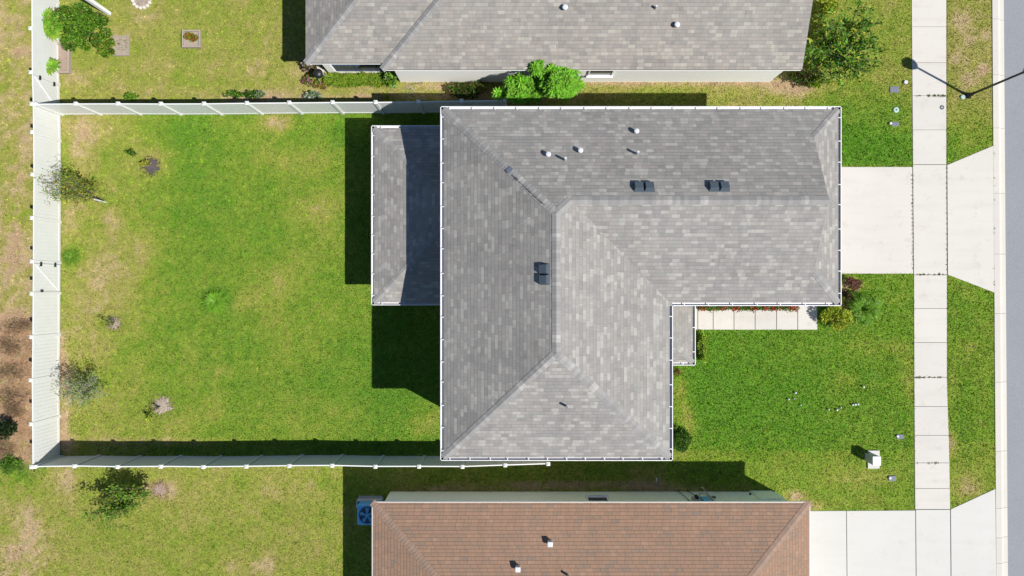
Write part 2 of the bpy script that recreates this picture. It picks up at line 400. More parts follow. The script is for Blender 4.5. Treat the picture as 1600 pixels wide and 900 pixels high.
# ------------------------------------------------------------------ ground sheet
KX0, KX1 = (1562-800)/S, (1567-800)/S
def kerb_x(px0, y):      # the street runs very slightly off square: 1553 at the top, 1559 at the bottom
    return (px0 - 800 + 3.2*(-y*S)/450)/S
gx = np.concatenate([[-400, -200, -100, -60, -40, -30], np.arange(-24, KX0-.05, .2), [KX0, KX1], np.arange(KX1+.3, 26, .5), [30, 40, 60, 100, 200, 400]])
gy = np.concatenate([[-400, -200, -100, -60, -40, -25, -18], np.arange(-14.4, 14.41, .2), [18, 25, 40, 60, 100, 200, 400]])
XX, YY = np.meshgrid(gx, gy)
ZZ = np.where(XX > KX0+.001, -.16, 0.0)
cc, dd = lawn_col(XX.ravel(), YY.ravel())
XR = XX.copy(); inner = (XX > KX0-.01) & (XX < KX1+.01); XR[inner] += 3.2*(-YY[inner]*S)/450/S
v = np.stack([XR.ravel(), YY.ravel(), ZZ.ravel()], -1)
nx, ny = len(gx), len(gy)
idx = np.arange(nx*ny).reshape(ny, nx)
q = np.stack([idx[:-1, :-1], idx[:-1, 1:], idx[1:, 1:], idx[1:, :-1]], -1).reshape(-1, 4)
me = bpy.data.meshes.new('ground'); me.vertices.add(len(v)); me.vertices.foreach_set('co', v.astype(np.float32).ravel())
me.loops.add(q.size); me.loops.foreach_set('vertex_index', q.ravel().astype(np.int32)); me.polygons.add(len(q))
me.polygons.foreach_set('loop_start', np.arange(0, q.size, 4, dtype=np.int32)); me.update(calc_edges=True)
at = me.color_attributes.new('Col', 'FLOAT_COLOR', 'POINT'); c4 = np.ones((len(v), 4), np.float32)
soil = np.array([.13, .10, .065]); c4[:, :3] = cc*.80 + soil*.20
gpx, gpy = XX.ravel()*S+800, 450-YY.ravel()*S       # bare earth under the slabs
under = ((gpx > 1427) & (gpx < 1480)) | ((gpx > 1280) & (gpx < 1552) & (gpy > 264) & (gpy < 424)) | ((gpx > 1268) & (gpx < 1552) & (gpy > 800)) | ((gpx > 1092) & (gpx < 1272) & (gpy > 482) & (gpy < 511))
c4[under, :3] = np.array([.055, .045, .035]); at.data.foreach_set('color', c4.ravel())
me.polygons.foreach_set('use_smooth', [True]*len(me.polygons))
ground = bpy.data.objects.new('ground', me); COL.objects.link(ground); me.materials.append(M['ground']); tag(ground, 'patchy green and straw lawn ground under the whole block', kind='structure')

# ------------------------------------------------------------------ road, kerb, paving
def structure(o, label=None): return tag(o, label, kind='structure')
mb = MB(); ya, yb = -120, 120
mb.quad((kerb_x(1574, ya), ya, -.13), (30, ya, -.13), (30, yb, -.13), (kerb_x(1574, yb), yb, -.13))
structure(mb.build('road', M['asphalt']), 'grey asphalt street along the right edge')
# kerb: 3 m castings with thin joints, flat top then a pan falling to the road
mb = MB(); joints = [-70, 30, 117, 200, 302, 397, 490, 597, 705, 794, 840, 880, 990]
jy = [14.5+3*i for i in range(20, -1, -1)]
cuts = [60, 40, 25] + [G(0, j).y for j in joints] + [-25, -40, -60]
for a, b in zip(cuts[:-1], cuts[1:]):
    prof = [(1553, .035), (1561.5, .035), (1563, .02), (1568, -.09), (1574.6, -.122), (1574.6, -.18), (1553, -.18)]
    k = len(mb.v)
    for y in (a-.006, b+.006):
        mb.v += [(kerb_x(p_, y), y, z) for p_, z in prof]
    m_ = len(prof)
    mb.f.append(tuple(k+i for i in range(m_))); mb.f.append(tuple(k+m_+i for i in range(m_-1, -1, -1)))
    for i in range(m_):
        j = (i+1) % m_; mb.f.append((k+i, k+m_+i, k+m_+j, k+j))
structure(mb.build('kerb', M['kerb']), 'pale concrete kerb and gutter pan beside the street')

def slab(name, polys, mat, label, z=.03):
    mb = MB()
    for pl in polys:
        pts = [G(*p_) for p_ in pl]
        a = sum(pts[i].x*pts[(i+1) % len(pts)].y - pts[(i+1) % len(pts)].x*pts[i].y for i in range(len(pts)))
        if a < 0: pts = pts[::-1]
        mb.prism([(p_.x, p_.y) for p_ in pts], -.05, z)
    o = mb.build(name, mat); bevel(o, .008, 1); return structure(o, label)
def lx(y): return np.interp(y, [-40, 0, 260, 430, 600, 797, 940], [1424, 1424, 1426, 1427.5, 1428, 1429.5, 1431])
def rx_(y): return np.interp(y, [-40, 0, 260, 430, 600, 700, 797, 940], [1478, 1478, 1478, 1479, 1479, 1482.5, 1484, 1486])
ys = [-60, -10, 42, 98, 149.5, 203, 257]
walk = [[(lx(a), a+.22), (rx_(a), a+.22), (rx_(b), b-.22), (lx(b), b-.22)] for a, b in zip(ys[:-1], ys[1:])]
g1 = 1.1
walk.append([(1425.9, 257.6), (1478.2, 257.6), (1479, 429), (1427.3, 429)])
ys = [429.5, 482, 535, 589.5, 635, 680, 723, 763, 795.5]
walk += [[(lx(a), a+.25), (rx_(a), a+.25), (rx_(b), b-.25), (lx(b), b-.25)] for a, b in zip(ys[:-1], ys[1:])]
slab('sidewalk', walk, M['concrete'], 'pale concrete sidewalk slabs running parallel to the street')
slab('sidewalk', [[(1430.5, 796.2), (1484.0, 796.2), (1485.4, 960), (1431.8, 960)]], M['concrete_new'], 'clean sidewalk slab crossing the lower driveway')
slab('driveway', [[(1280, 261), (1424.9, 261), (1426.3, 427.5), (1280, 427.5)]], M['concrete'], 'short concrete driveway right of the big grey house')
slab('driveway_apron', [[(1479.4, 258), (1552, 227.5), (1554, 457.5), (1480.4, 429)]], M['concrete'], 'flared concrete apron between sidewalk and kerb at mid height')
slab('driveway', [[(1230, 798.5), (1321.7, 798), (1323.1, 960), (1230, 960)], [(1322.5, 798), (1429.6, 797.3), (1430.9, 960), (1323.9, 960)]], M['concrete_new'], 'clean concrete driveway right of the brown roofed house')
slab('driveway_apron', [[(1485, 795.5), (1554.6, 763.5), (1557, 960), (1486.4, 960)]], M['concrete_new'], 'flared concrete apron at the lower right corner')
wx = [1062, 1090, 1114, 1146.5, 1179.5, 1213, 1246, 1277]
slab('front_path', [[(a+.4, 478), (b-.4, 478), (b-.4, 515), (a+.4, 515)] for a, b in zip(wx[:-1], wx[1:])], M['concrete'], 'concrete front path of square slabs beside the flower border', .03)
mb = MB()   # weeds in the slab joints (real tufts)
# ------------------------------------------------------------------ building helpers
def rect_inset(poly, d):
    """inset a counter-clockwise rectilinear outline"""
    out = []; k = len(poly)
    for i in range(k):
        p0, p1, p2 = Vector(poly[i-1]), Vector(poly[i]), Vector(poly[(i+1) % k])
        a = (p1-p0).normalized(); b = (p2-p1).normalized(); na = Vector((-a.y, a.x)); nb = Vector((-b.y, b.x))
        out.append(tuple(p1 + na*d + nb*d))
    return out
def roof_mesh(name, planes, mat, parent, thick=.10, label=None):
    """planes: list of (points, eave direction); top faces with metre UVs plus underside"""
    me = bpy.data.meshes.new(name); verts = []; faces = []; uvs = []
    for pts, ed in planes:
        pts = [Vector(q) for q in pts]; nrm = Vector((0, 0, 0))
        for i in range(len(pts)): nrm += pts[i].cross(pts[(i+1) % len(pts)])
        nrm.normalize()
        if nrm.z < 0: pts = pts[::-1]; nrm = -nrm
        e = Vector(ed).normalized(); sdir = nrm.cross(e).normalized()
        if sdir.z < 0: sdir = -sdir
        k = len(verts)
        verts += [tuple(q) for q in pts]; faces.append(tuple(range(k, k+len(pts))))
        off = random.random()*5
        uvs += [(q.dot(e)+off, q.dot(sdir)) for q in pts]
        k = len(verts); verts += [(q.x, q.y, q.z-thick) for q in pts]; faces.append(tuple(range(k+len(pts)-1, k-1, -1)))
        uvs += [(0, 0)]*len(pts)
        for i in range(len(pts)):
            j = (i+1) % len(pts); k2 = len(verts)
            verts += [tuple(pts[i]), (pts[i].x, pts[i].y, pts[i].z-thick), (pts[j].x, pts[j].y, pts[j].z-thick), tuple(pts[j])]
            faces.append((k2, k2+1, k2+2, k2+3)); uvs += [(0, 0)]*4
    me.from_pydata(verts, [], faces); uv = me.uv_layers.new(name='UVMap')
    uv.data.foreach_set('uv', np.array(uvs, np.float32).ravel()); me.update()
    return link(name, me, mat, parent)
def caps(a, b, slope_l, slope_r, mat, parent, width=.15, step=.14, lift=.012, name='ridge_cap', jitter=.004):
    """cap shingles from a up to b; slope = drop per metre sideways"""
    a = Vector(a); b = Vector(b); d = b-a; L = d.length; d.normalize()
    h = Vector((-d.y, d.x, 0)).normalized(); mb = MB(); n_ = int(L/step)
    for i in range(n_):
        p0 = a + d*(i*step - .01); p1 = a + d*((i+1)*step + .02)
        j = random.uniform(-jitter, jitter)
        def P(p_, s_, up):
            return p_ + h*(s_*width+j) + Vector((0, 0, up - (slope_l if s_ > 0 else slope_r)*width*abs(s_)))
        hi, lo = lift+.004, lift-.006
        for s_ in (-1, 1):
            v0, v1, v2, v3 = P(p0, 0, hi), P(p0, s_, hi), P(p1, s_, lo), P(p1, 0, lo)
            k = len(mb.v)
            if s_ == -1: mb.v += [tuple(v0), tuple(v3), tuple(v1), tuple(v2)]; base = (k, k+2, k+3, k+1); kk = k
            else: mb.v += [tuple(v1), tuple(v2)]; base = (kk, kk+1, k+1, k)
            mb.f.append(base)
        # front lip
        k = len(mb.v)
        l0, l1, l2 = P(p0, -1, hi), P(p0, 0, hi), P(p0, 1, hi)
        dn = Vector((0, 0, -.016))
        mb.v += [tuple(l0+dn), tuple(l1+dn), tuple(l2+dn)]
        mb.f.append((kk+2, kk, k+1, k)); mb.f.append((kk, kk+4, k+2, k+1))
    return mb.build(name, mat, parent)
def gutter_run(a, b, z, parent, hang=.8):
    """a->b with outside on the right hand (counter-clockwise outline); a, b are the outer lip corners"""
    a = Vector((a[0], a[1], 0)); b = Vector((b[0], b[1], 0)); d = (b-a).normalized(); nin = Vector((-d.y, d.x, 0)); L = (b-a).length
    mb = MB()
    mb.obox(a, b, .03, z-.012, z+.0, .015)                 # rolled lip
    mb.obox(a, b, .008, z-.11, z-.012, .012)                # face
    mb.obox(a, b, .115, z-.125, z-.11, .0655)               # bottom
    mb.obox(a, b, .008, z-.11, z-.005, .127)                # back
    gt = mb.build('gutter', M['gutter'], parent)
    kk = max(1, int(L/hang)); st = L/kk
    for i in range(kk):
        t = (i+.5)*st + random.uniform(-.06, .06); c_ = a + d*t; q = c_ + nin*.13
        h_ = MB().obox(c_ + nin*.005, q, .032, z+.001, z+.012)
        h_.build('hanger', M['gutter'], gt)
    return gt
def walls(outline, z1, mat, parent, z0=-.1, name='wall'):
    return MB().prism(outline, z0, z1).build(name, mat, parent)
def soffit(outline, z, parent, mat, t=.02):
    o = MB().prism(outline, z-t, z).build('soffit', mat, parent); return o
def window(x0, x1, y0, y1, z0, z1, face, parent, sill=True):
    """opening on a wall: face 's','n','e','w' = outward side; the box (x0..x1, y0..y1) is the wall line"""
    t = .05; f = MB(); p_ = MB()
    if face in 'sn':
        s_ = -1 if face == 's' else 1; yw = y0
        o0, o1 = sorted((yw, yw+s_*t)); g0, g1_ = sorted((yw+s_*.004, yw+s_*.018))
        f.box(x0-.06, x0, o0, o1, z0-.06, z1+.06).box(x1, x1+.06, o0, o1, z0-.06, z1+.06).box(x0, x1, o0, o1, z1, z1+.06).box(x0, x1, o0, o1, z0-.06, z0).box(x0, x1, g0, o1 if s_ > 0 else g1_, (z0+z1)/2-.02, (z0+z1)/2+.02)
        p_.box(x0, x1, g0, g1_, z0, z1)
        s = MB().box(x0-.1, x1+.1, *sorted((yw, yw+s_*.12)), z0-.12, z0-.062)
    else:
        s_ = 1 if face == 'e' else -1; xw = x0
        o0, o1 = sorted((xw, xw+s_*t)); g0, g1_ = sorted((xw+s_*.004, xw+s_*.018))
        f.box(o0, o1, y0-.06, y0, z0-.06, z1+.06).box(o0, o1, y1, y1+.06, z0-.06, z1+.06).box(o0, o1, y0, y1, z1, z1+.06).box(o0, o1, y0, y1, z0-.06, z0)
        p_.box(g0, g1_, y0, y1, z0, z1)
        s = MB().box(*sorted((xw, xw+s_*.12)), y0-.1, y1+.1, z0-.12, z0-.062)
    fo = f.build('window', M['trim'], parent); p_.build('pane', M['glass'], fo)
    if sill: s.build('sill', M['trim'], fo)
    return fo

# ------------------------------------------------------------------ the big grey house
ZE = 5.4
A = G(688, 166, ZE); B = G(1315, 720, ZE); I1 = G(1051.5, 478, ZE)
xW, yN, xE, yS, xM, yM = A.x, A.y, B.x, B.y, I1.x, I1.y
outer = [(xW, yS), (xM, yS), (xM, yM), (xE, yM), (xE, yN), (xW, yN)]
house = empty('two_storey_house', ((xW+xM)/2, (yN+yS)/2, 0), 'large grey shingled L shaped hip roof house with white gutters in the centre', 'house')
rf = rect_inset(outer, .12)
eW, eS = rf[0]; eE = rf[1][0]; wS = rf[2][1]; eX = rf[3][0]; eN = rf[4][1]
xr = G(869.5, 400, 7.5).x; zr = ZE + .5*(xr-eW); mE = (zr-ZE)/(eE-xr)
P_ = (xr, eN-(zr-ZE)/.5, zr); Q_ = (xr, eS+(zr-ZE)/.5, zr)
yw = (eN+wS)/2; zw = ZE+.5*(eN-yw); Rr = (xr+(zr-zw)/mE, yw, zw)
ins = 1.15; xt = eX-ins; T_ = (xt, yw, zw); D1 = (xt, eN-ins, ZE+.5*ins); D2 = (xt, wS+ins, ZE+.5*ins)
NW, NE_, SE1, IN, SE2, SW = (eW, eN, ZE), (eX, eN, ZE), (eX, wS, ZE), (eE, wS, ZE), (eE, eS, ZE), (eW, eS, ZE)
X_, Y_ = (1, 0, 0), (0, 1, 0)
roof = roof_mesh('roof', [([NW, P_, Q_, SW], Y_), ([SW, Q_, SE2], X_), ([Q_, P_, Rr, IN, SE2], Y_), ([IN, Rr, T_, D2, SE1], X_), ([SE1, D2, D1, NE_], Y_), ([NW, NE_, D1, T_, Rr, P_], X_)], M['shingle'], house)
MB().quad((xt-.01, D1[1], D1[2]-.05), (xt-.01, D2[1], D2[2]-.05), (xt-.01, yw, zw-.06)).build('gable', M['stucco'], roof)
mb = MB()      # rake boards of the small gable
for a_, b_ in ((D1, T_), (D2, T_)):
    mb.tube([Vector(a_)+Vector((.0, 0, -.02)), Vector(b_)+Vector((.0, 0, -.02))], .018, 4)
mb.build('rake_board', M['cap'], roof)
CB = M['cap']
caps(SW, Q_, .35, .35, CB, roof); caps(SE2, Q_, .35, .35, CB, roof); caps(NW, P_, .35, .35, CB, roof)
caps(P_, Q_, .5, .47, CB, roof); caps(Rr, P_, .35, .35, CB, roof); caps(T_, Rr, .5, .5, CB, roof)
caps(NE_, D1, .35, .35, CB, roof, .13); caps(SE1, D2, .35, .35, CB, roof, .13)
# valley line
vd = Vector(Rr)-Vector(IN)
# lifted damaged caps and a dark strip painted as their shadow, upper left hip
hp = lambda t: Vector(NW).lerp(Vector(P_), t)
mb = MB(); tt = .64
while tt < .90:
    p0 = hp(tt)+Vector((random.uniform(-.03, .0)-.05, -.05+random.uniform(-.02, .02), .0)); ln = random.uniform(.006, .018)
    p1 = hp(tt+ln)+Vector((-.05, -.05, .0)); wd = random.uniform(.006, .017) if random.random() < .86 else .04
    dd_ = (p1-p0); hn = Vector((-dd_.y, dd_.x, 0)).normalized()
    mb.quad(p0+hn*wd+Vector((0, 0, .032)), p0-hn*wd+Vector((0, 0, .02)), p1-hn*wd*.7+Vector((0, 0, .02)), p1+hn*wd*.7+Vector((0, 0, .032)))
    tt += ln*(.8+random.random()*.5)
mb.build('cap_shadow_strip', M['cap_shadow_ring'], roof)
c_ = hp(.605); mb = MB()
dv = Vector((.72, -.69, .3)).normalized(); hv = Vector((.69, .72, 0)).normalized()
mb.quad(c_-dv*.09-hv*.11+Vector((0, 0, .01)), c_-dv*.09+hv*.11+Vector((0, 0, .01)), c_+dv*.09+hv*.11+Vector((0, 0, .06)), c_+dv*.09-hv*.11+Vector((0, 0, .06)))
o = mb.build('lifted_flashing', M['lead'], roof); md = o.modifiers.new('s', 'SOLIDIFY'); md.thickness = .02
# walls under it
wl = rect_inset(outer, .52)
soffit(rect_inset(outer, .14), ZE-.10, house, M['trim'])
wall = walls(wl, ZE-.14, M['stucco'], house)
for i in range(6):
    a_, b_ = outer[i], outer[(i+1) % 6]
    gutter_run(a_, b_, ZE+.0, house, .82 if i not in (0,) else .72)
mb = MB(); ri = rect_inset(outer, .135)
for i in range(6): mb.obox(ri[i], ri[(i+1) % 6], .02, ZE-.2, ZE-.101)
mb.build('fascia', M['trim'], house)
for x_, y_ in ((wl[0][0]-.0, wl[0][1]+.3), (wl[5][0], wl[5][1]-.3)):
    MB().box(x_-.09, x_-.01, y_-.05, y_+.05, 0, ZE-.15).build('downspout', M['gutter'], house)
window(wl[0][0], 0, -3.2, -1.8, .9, 2.3, 'w', house); window(wl[0][0], 0, -4.6, -3.4+.0, 3.6, 4.8, 'w', house); window(wl[0][0], 0, 1.5, 2.9, 3.9, 4.9, 'w', house)
for x0_ in (-1.6, 1.2, 4.0): window(x0_, x0_+1.1, wl[0][1], 0, 3.5, 4.7, 's', house); window(x0_, x0_+1.1, wl[0][1], 0, 1.0, 2.3, 's', house)
for x0_ in (-1.0, 3.0, 7.0): window(x0_, x0_+1.1, wl[4][1], 0, 3.5, 4.7, 'n', house)
window(wl[1][0], 0, -5.4, -4.0, 3.5, 4.8, 'e', house); window(wl[1][0], 0, -5.4, -4.0, .9, 2.3, 'e', house)
gd = MB(); gxw = wl[3][0]      # garage door of four panels
for k in range(4): gd.box(gxw+.005, gxw+.04, .9, 5.7, .02+k*.54, .02+k*.54+.525)
gd.build('garage_door', M['trim'], house)
window(gxw, 0, 1.4, 2.6, 3.4, 4.7, 'e', house); window(gxw, 0, 4.0, 5.2, 3.4, 4.7, 'e', house)

def zmain(x, y):     # roof height of the big house
    z = 0
    zN = ZE+.5*(eN-y); zW = ZE+.5*(x-eW); zS = ZE+.5*(y-eS); zE = ZE+mE*(eE-x); zwS = ZE+.5*(y-wS)
    main = min(zW, zN, zS, zE); wing = min(zN, zwS) if x > xr else 0
    return max(main, wing)
def onmain(px, py):
    z = 6.0
    for _ in range(12): p_ = G(px, py, z); z = zmain(p_.x, p_.y)
    return Vector((p_.x, p_.y, z))
def slope_frame(nx_, ny_, sl=.5):
    """matrix: local x along the eave, y up-slope, z normal; downhill side faces (nx_,ny_)"""
    nrm = Vector((nx_*sl, ny_*sl, 1)).normalized(); up = Vector((-nx_, -ny_, sl)).normalized(); ex = up.cross(nrm).normalized()
    return Matrix((ex, up, nrm)).transposed().to_4x4()
def box_vent(px, py, dn, parent):
    c_ = onmain(px, py); Mx = Matrix.Translation(c_) @ slope_frame(*dn)
    bm = bmesh.new()
    def bx(x0, x1, y0, y1, z0, z1, slopefront=0):
        vs = [bm.verts.new(Mx @ Vector(q)) for q in ((x0,y0,z0),(x1,y0,z0),(x1,y1,z0),(x0,y1,z0),(x0+.03,y0+.02,z1-slopefront),(x1-.03,y0+.02,z1-slopefront),(x1-.03,y1-.03,z1),(x0+.03,y1-.03,z1))]
        for q in ((3,2,1,0),(4,5,6,7),(0,1,5,4),(1,2,6,5),(2,3,7,6),(3,0,4,7)): bm.faces.new([vs[i] for i in q])
    for s_ in (-1, 1):
        bx(*(sorted((s_*.015, s_*.36))), -.17, .17, .015, .18, .03)
    bx(-.37, .37, -.18, .19, .003, .014)
    me = bpy.data.meshes.new('box_vent'); bm.to_mesh(me); bm.free()
    return link('box_vent', me, M['vent'], parent)
box_vent(1006, 293, (0, 1), roof); box_vent(1123, 292.5, (0, 1), roof); box_vent(851, 428.5, (-1, 0), roof)
def pipe_vent(c_, r, h, parent, mat, cap=True, flash=True):
    mb = MB(); 
    if cap: mb.lathe((c_.x, c_.y), [(r*.8, c_.z-.1), (r*.8, c_.z+h*.55), (r*1.25, c_.z+h*.56), (r*1.25, c_.z+h*.92), (r*.7, c_.z+h)], 16)
    else: mb.lathe((c_.x, c_.y), [(r, c_.z-.1), (r, c_.z+h), (r*.7, c_.z+h), (r*.7, c_.z+h-.02)], 12)
    o = mb.build('pipe_vent', mat, parent)
    return o
for px, py in ((856.5, 242.5), (906.5, 236.5), (993.5, 206.5)): pipe_vent(onmain(px, py), .072, .24, roof, M['white_pipe'])
for px, py in ((883, 250), (995, 240.5)): pipe_vent(onmain(px, py), .045, .38, roof, M['white_pipe'], False)
pipe_vent(onmain(884, 634), .045, .36, roof, M['lead'], False)

# back porch roof (lower, against the west wall)
ZP = 2.5; pa = G(580, 196, ZP); pb = G(688, 477, ZP); pw = wl[0][0]
pt = [(pa.x, pb.y), (pw, pb.y), (pw, pa.y), (pa.x, pa.y)]
pi_ = rect_inset(pt, .12); xw0 = pi_[0][0]; ys0 = pi_[0][1]; yn0 = pi_[2][1]; sp = .335
run = pw-xw0; top = ZP+sp*run
half = (yn0-ys0)/2; ymid = (yn0+ys0)/2
hk = min(run, half)
a1, a2 = (xw0, ys0, ZP), (xw0, yn0, ZP)
if run <= half:
    b1, b2 = (pw, ys0+run, top), (pw, yn0-run, top)
else:
    b1 = b2 = (pw, ymid, ZP+sp*half)
ppl = [([a1, b1, b2, a2], Y_), ([a1, (pw, ys0, ZP), b1], X_), ([a2, b2, (pw, yn0, ZP)], X_)]
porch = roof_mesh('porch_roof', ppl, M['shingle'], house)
caps(a1, b1, .24, .24, CB, porch, .13); caps(a2, b2, .24, .24, CB, porch, .13)
gutter_run(pt[3], pt[0], ZP, porch, .8); gutter_run(pt[0], pt[1], ZP, porch, .8); gutter_run(pt[2], pt[3], ZP, porch, .8)
soffit(rect_inset([(pt[0][0], pt[0][1]), (pt[1][0]+.1, pt[1][1]), (pt[2][0]+.1, pt[2][1]), pt[3]], .13), ZP-.1, porch, M['trim'])
for y_ in (ys0+.35, ymid, yn0-.35): MB().box(xw0+.3, xw0+.5, y_-.1, y_+.1, 0, ZP-.12).build('porch_post', M['trim'], house)
slab('patio', [[(600, 210), (700, 210), (700, 465), (600, 465)]], M['concrete'], 'shaded concrete patio under the back porch roof')
# small dry twig caught on the porch roof
mb = MB(); 
def zporch(x, y): return ZP+sp*min(x-xw0, y-ys0, yn0-y)
def onporch(px, py):
    z = 2.9
    for _ in range(10): p_ = G(px, py, z); z = zporch(p_.x, p_.y)
    return Vector((p_.x, p_.y, z+.02))
mb.tube([onporch(612, 411), onporch(618, 417), onporch(624, 424)], [.01, .014, .008], 5).tube([onporch(618, 417), onporch(623, 416)], .006, 4).tube([onporch(621, 420), onporch(620, 426)], .006, 4)
tag(mb.build('twig', M['pale_bark']), 'pale forked twig lying on the sunlit half of the porch roof', 'twig')

# entry roof in the front notch
ZF = 2.9; fa = G(1087, 571, ZF); ex0 = wl[1][0]; fn = wl[2][1]
ft = [(ex0, fa.y), (fa.x, fa.y), (fa.x, fn), (ex0, fn)]
fi = rect_inset(ft, .12); fxe, fys = fi[1]
fr = fxe-ex0; ztf = ZF+.335*fr
fpl = [([(fxe, fys, ZF), (fxe, fn, ZF), (ex0, fn, ztf), (ex0, fys+fr, ztf)], Y_), ([(ex0, fys, ZF), (fxe, fys, ZF), (ex0, fys+fr, ztf)], X_)]
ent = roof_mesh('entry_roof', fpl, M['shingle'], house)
caps((fxe, fys, ZF), (ex0, fys+fr, ztf), .24, .24, CB, ent, .12)
gutter_run(ft[0], ft[1], ZF, ent, .8); gutter_run(ft[1], ft[2], ZF, ent, .8)
for y_ in (fys+.35, fn-.6): MB().box(fxe-.5, fxe-.25, y_-.12, y_+.12, 0, ZF-.1).build('porch_post', M['trim'], house)
dr = MB().box(ex0-.0, ex0+.05, .55-1.6, .55-.6, .05, 2.15).build('front_door', M['bluedark'], house)
MB().box(ex0+.05, ex0+.10, .55-1.52, .55-1.48, .98, 1.12).build('handle', M['grey_metal'], dr)

# ------------------------------------------------------------------ house to the north (top of the photo)
ZN = 2.75
hn = empty('north_house', (3, 15, 0), 'grey shingled house with white wall cut off by the top edge', 'house')
e1 = G(597, 108.5, ZN); e2 = G(1253.5, 106, ZN); e0 = G(477.5, 98.5, ZN)
ySm = e1.y; xWm = e1.x; xEm = e2.x; ySw = e0.y; xWw = e0.x; sN = .43
yr = ySm+6.4; zrm = ZN+sN*6.4; yNm = ySm+12.8
r1 = (xWm+6.4, yr, zrm); r2 = (xEm, yr, zrm)
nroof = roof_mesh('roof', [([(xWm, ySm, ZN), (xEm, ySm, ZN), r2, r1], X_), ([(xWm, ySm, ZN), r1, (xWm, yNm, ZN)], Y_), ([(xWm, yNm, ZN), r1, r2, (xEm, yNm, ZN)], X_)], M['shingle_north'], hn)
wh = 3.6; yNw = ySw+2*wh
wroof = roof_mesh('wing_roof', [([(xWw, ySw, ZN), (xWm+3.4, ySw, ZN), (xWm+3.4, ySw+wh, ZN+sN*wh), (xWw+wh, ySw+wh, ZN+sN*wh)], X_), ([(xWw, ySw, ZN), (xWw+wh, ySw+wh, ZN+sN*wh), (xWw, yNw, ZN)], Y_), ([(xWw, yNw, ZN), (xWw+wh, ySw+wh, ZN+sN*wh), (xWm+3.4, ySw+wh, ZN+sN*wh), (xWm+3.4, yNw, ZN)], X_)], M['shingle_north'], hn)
caps((xWw, ySw, ZN), (xWw+wh, ySw+wh, ZN+sN*wh), .3, .3, CB, wroof); caps((xWm, ySm, ZN), r1, .3, .3, CB, nroof)
caps(r2, r1, .43, .43, CB, nroof)
yw_m = 9.245; xw_c = G(626, 128).x; yww = G(520, 114).y; xww = G(515, 114).x
nw = walls([(xw_c, yw_m), (xEm-.35, yw_m), (xEm-.35, yNm-.3), (xw_c, yNm-.3)], ZN-.12, M['stucco_white'], hn)
nwing = walls([(xww, yww+1.6), (xw_c-.01, yww+1.6), (xw_c-.01, yNw-.3), (xww, yNw-.3)], ZN-.12, M['stucco_white'], hn)
MB().quad((xEm-.36, yw_m, ZN-.12), (xEm-.36, yNm-.3, ZN-.12), (xEm-.36, yr, zrm-.12)).build('gable', M['stucco_white'], hn)
mb = MB().box(xWm+.02, xEm-.02, ySm-.015, ySm+.005, ZN-.14, ZN-.101).box(xWw+.02, xWm-.02, ySw-.015, ySw+.005, ZN-.14, ZN-.101)
mb.build('fascia', M['trim'], hn)
MB().box(xWw+.05, xWm, ySw+.05, yww+1.6, ZN-.16, ZN-.13).build('lanai_ceiling', M['trim'], hn)
MB().box(xww, xww+.32, yww-.02, yww+.30, -.05, ZN-.17).build('column', M['stucco_white'], hn)
MB().box(xww+.32, xw_c-.01, yww-.02, yww+1.6, -.05, .06).build('lanai_floor', M['concrete'], hn)
sc_ = MB().box(xww+.33, xw_c-.02, yww+.08, yww+.09, .12, ZN-.17).build('screen', M['screen'], hn)
fr_ = MB(); fr_.box(xww+.33, xw_c-.02, yww+.05, yww+.12, .06, .12).box(xww+.33, xw_c-.02, yww+.05, yww+.12, .85, .89)
for i, x_ in enumerate(np.linspace(xww+.36, xw_c-.05, 4)): fr_.box(x_-.02, x_+.02, yww+.05, yww+.12, .12, ZN-.17)
fr_.build('screen_frame', M['bluedark'], sc_)
bl = MB()
for i in range(5): bl.box(xww+.45+i*.16, xww+.53+i*.16, yww+.03, yww+.045, 1.0, ZN-.3)
bl.build('blind', M['cover'], sc_)
wx0 = G(922, 118, 1.6).x; window(wx0, wx0+.95, yw_m, 0, 1.15, 2.25, 's', hn)
window(xEm-.35, 0, 12.2, 13.6, .9, 2.2, 'e', hn)
def znorth(x, y): return max(ZN+sN*(y-ySm), 0)
def onnorth(px, py):
    z = 3.2
    for _ in range(12): p_ = G(px, py, z); z = znorth(p_.x, p_.y)
    return Vector((p_.x, p_.y, z))
for px, py in ((882.5, 14), (1056.5, 41)): pipe_vent(onnorth(px, py), .085, .24, nroof, M['white_pipe'])
pipe_vent(onnorth(1024.5, 13.5), .045, .26, nroof, M['white_pipe'], False)

# ------------------------------------------------------------------ house to the south (brown roof)
ZB = 2.75; sB = .335
hb = empty('brown_roofed_house', (3, -15, 0), 'brown shingled house with pale sage wall cut off by the bottom edge', 'house')
b0 = G(582, 785, ZB); b1_ = G(1265, 784, ZB); bW, bN = b0.x, b0.y; bE = b1_.x; dep = 13.6; hh = dep/2
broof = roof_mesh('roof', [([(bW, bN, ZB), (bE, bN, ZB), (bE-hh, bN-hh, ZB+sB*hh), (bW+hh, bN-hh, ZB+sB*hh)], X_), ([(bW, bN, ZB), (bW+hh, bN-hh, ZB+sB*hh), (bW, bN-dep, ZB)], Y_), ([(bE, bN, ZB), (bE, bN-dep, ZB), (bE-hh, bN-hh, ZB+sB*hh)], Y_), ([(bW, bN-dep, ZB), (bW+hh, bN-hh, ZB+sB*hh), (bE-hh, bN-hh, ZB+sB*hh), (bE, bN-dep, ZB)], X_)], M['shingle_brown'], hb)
caps((bW, bN, ZB), (bW+hh, bN-hh, ZB+sB*hh), .24, .24, M['cap_brown'], broof); caps((bE, bN, ZB), (bE-hh, bN-hh, ZB+sB*hh), .24, .24, M['cap_brown'], broof)
caps((bW+hh, bN-hh, ZB+sB*hh), (bE-hh, bN-hh, ZB+sB*hh), .33, .33, M['cap_brown'], broof)
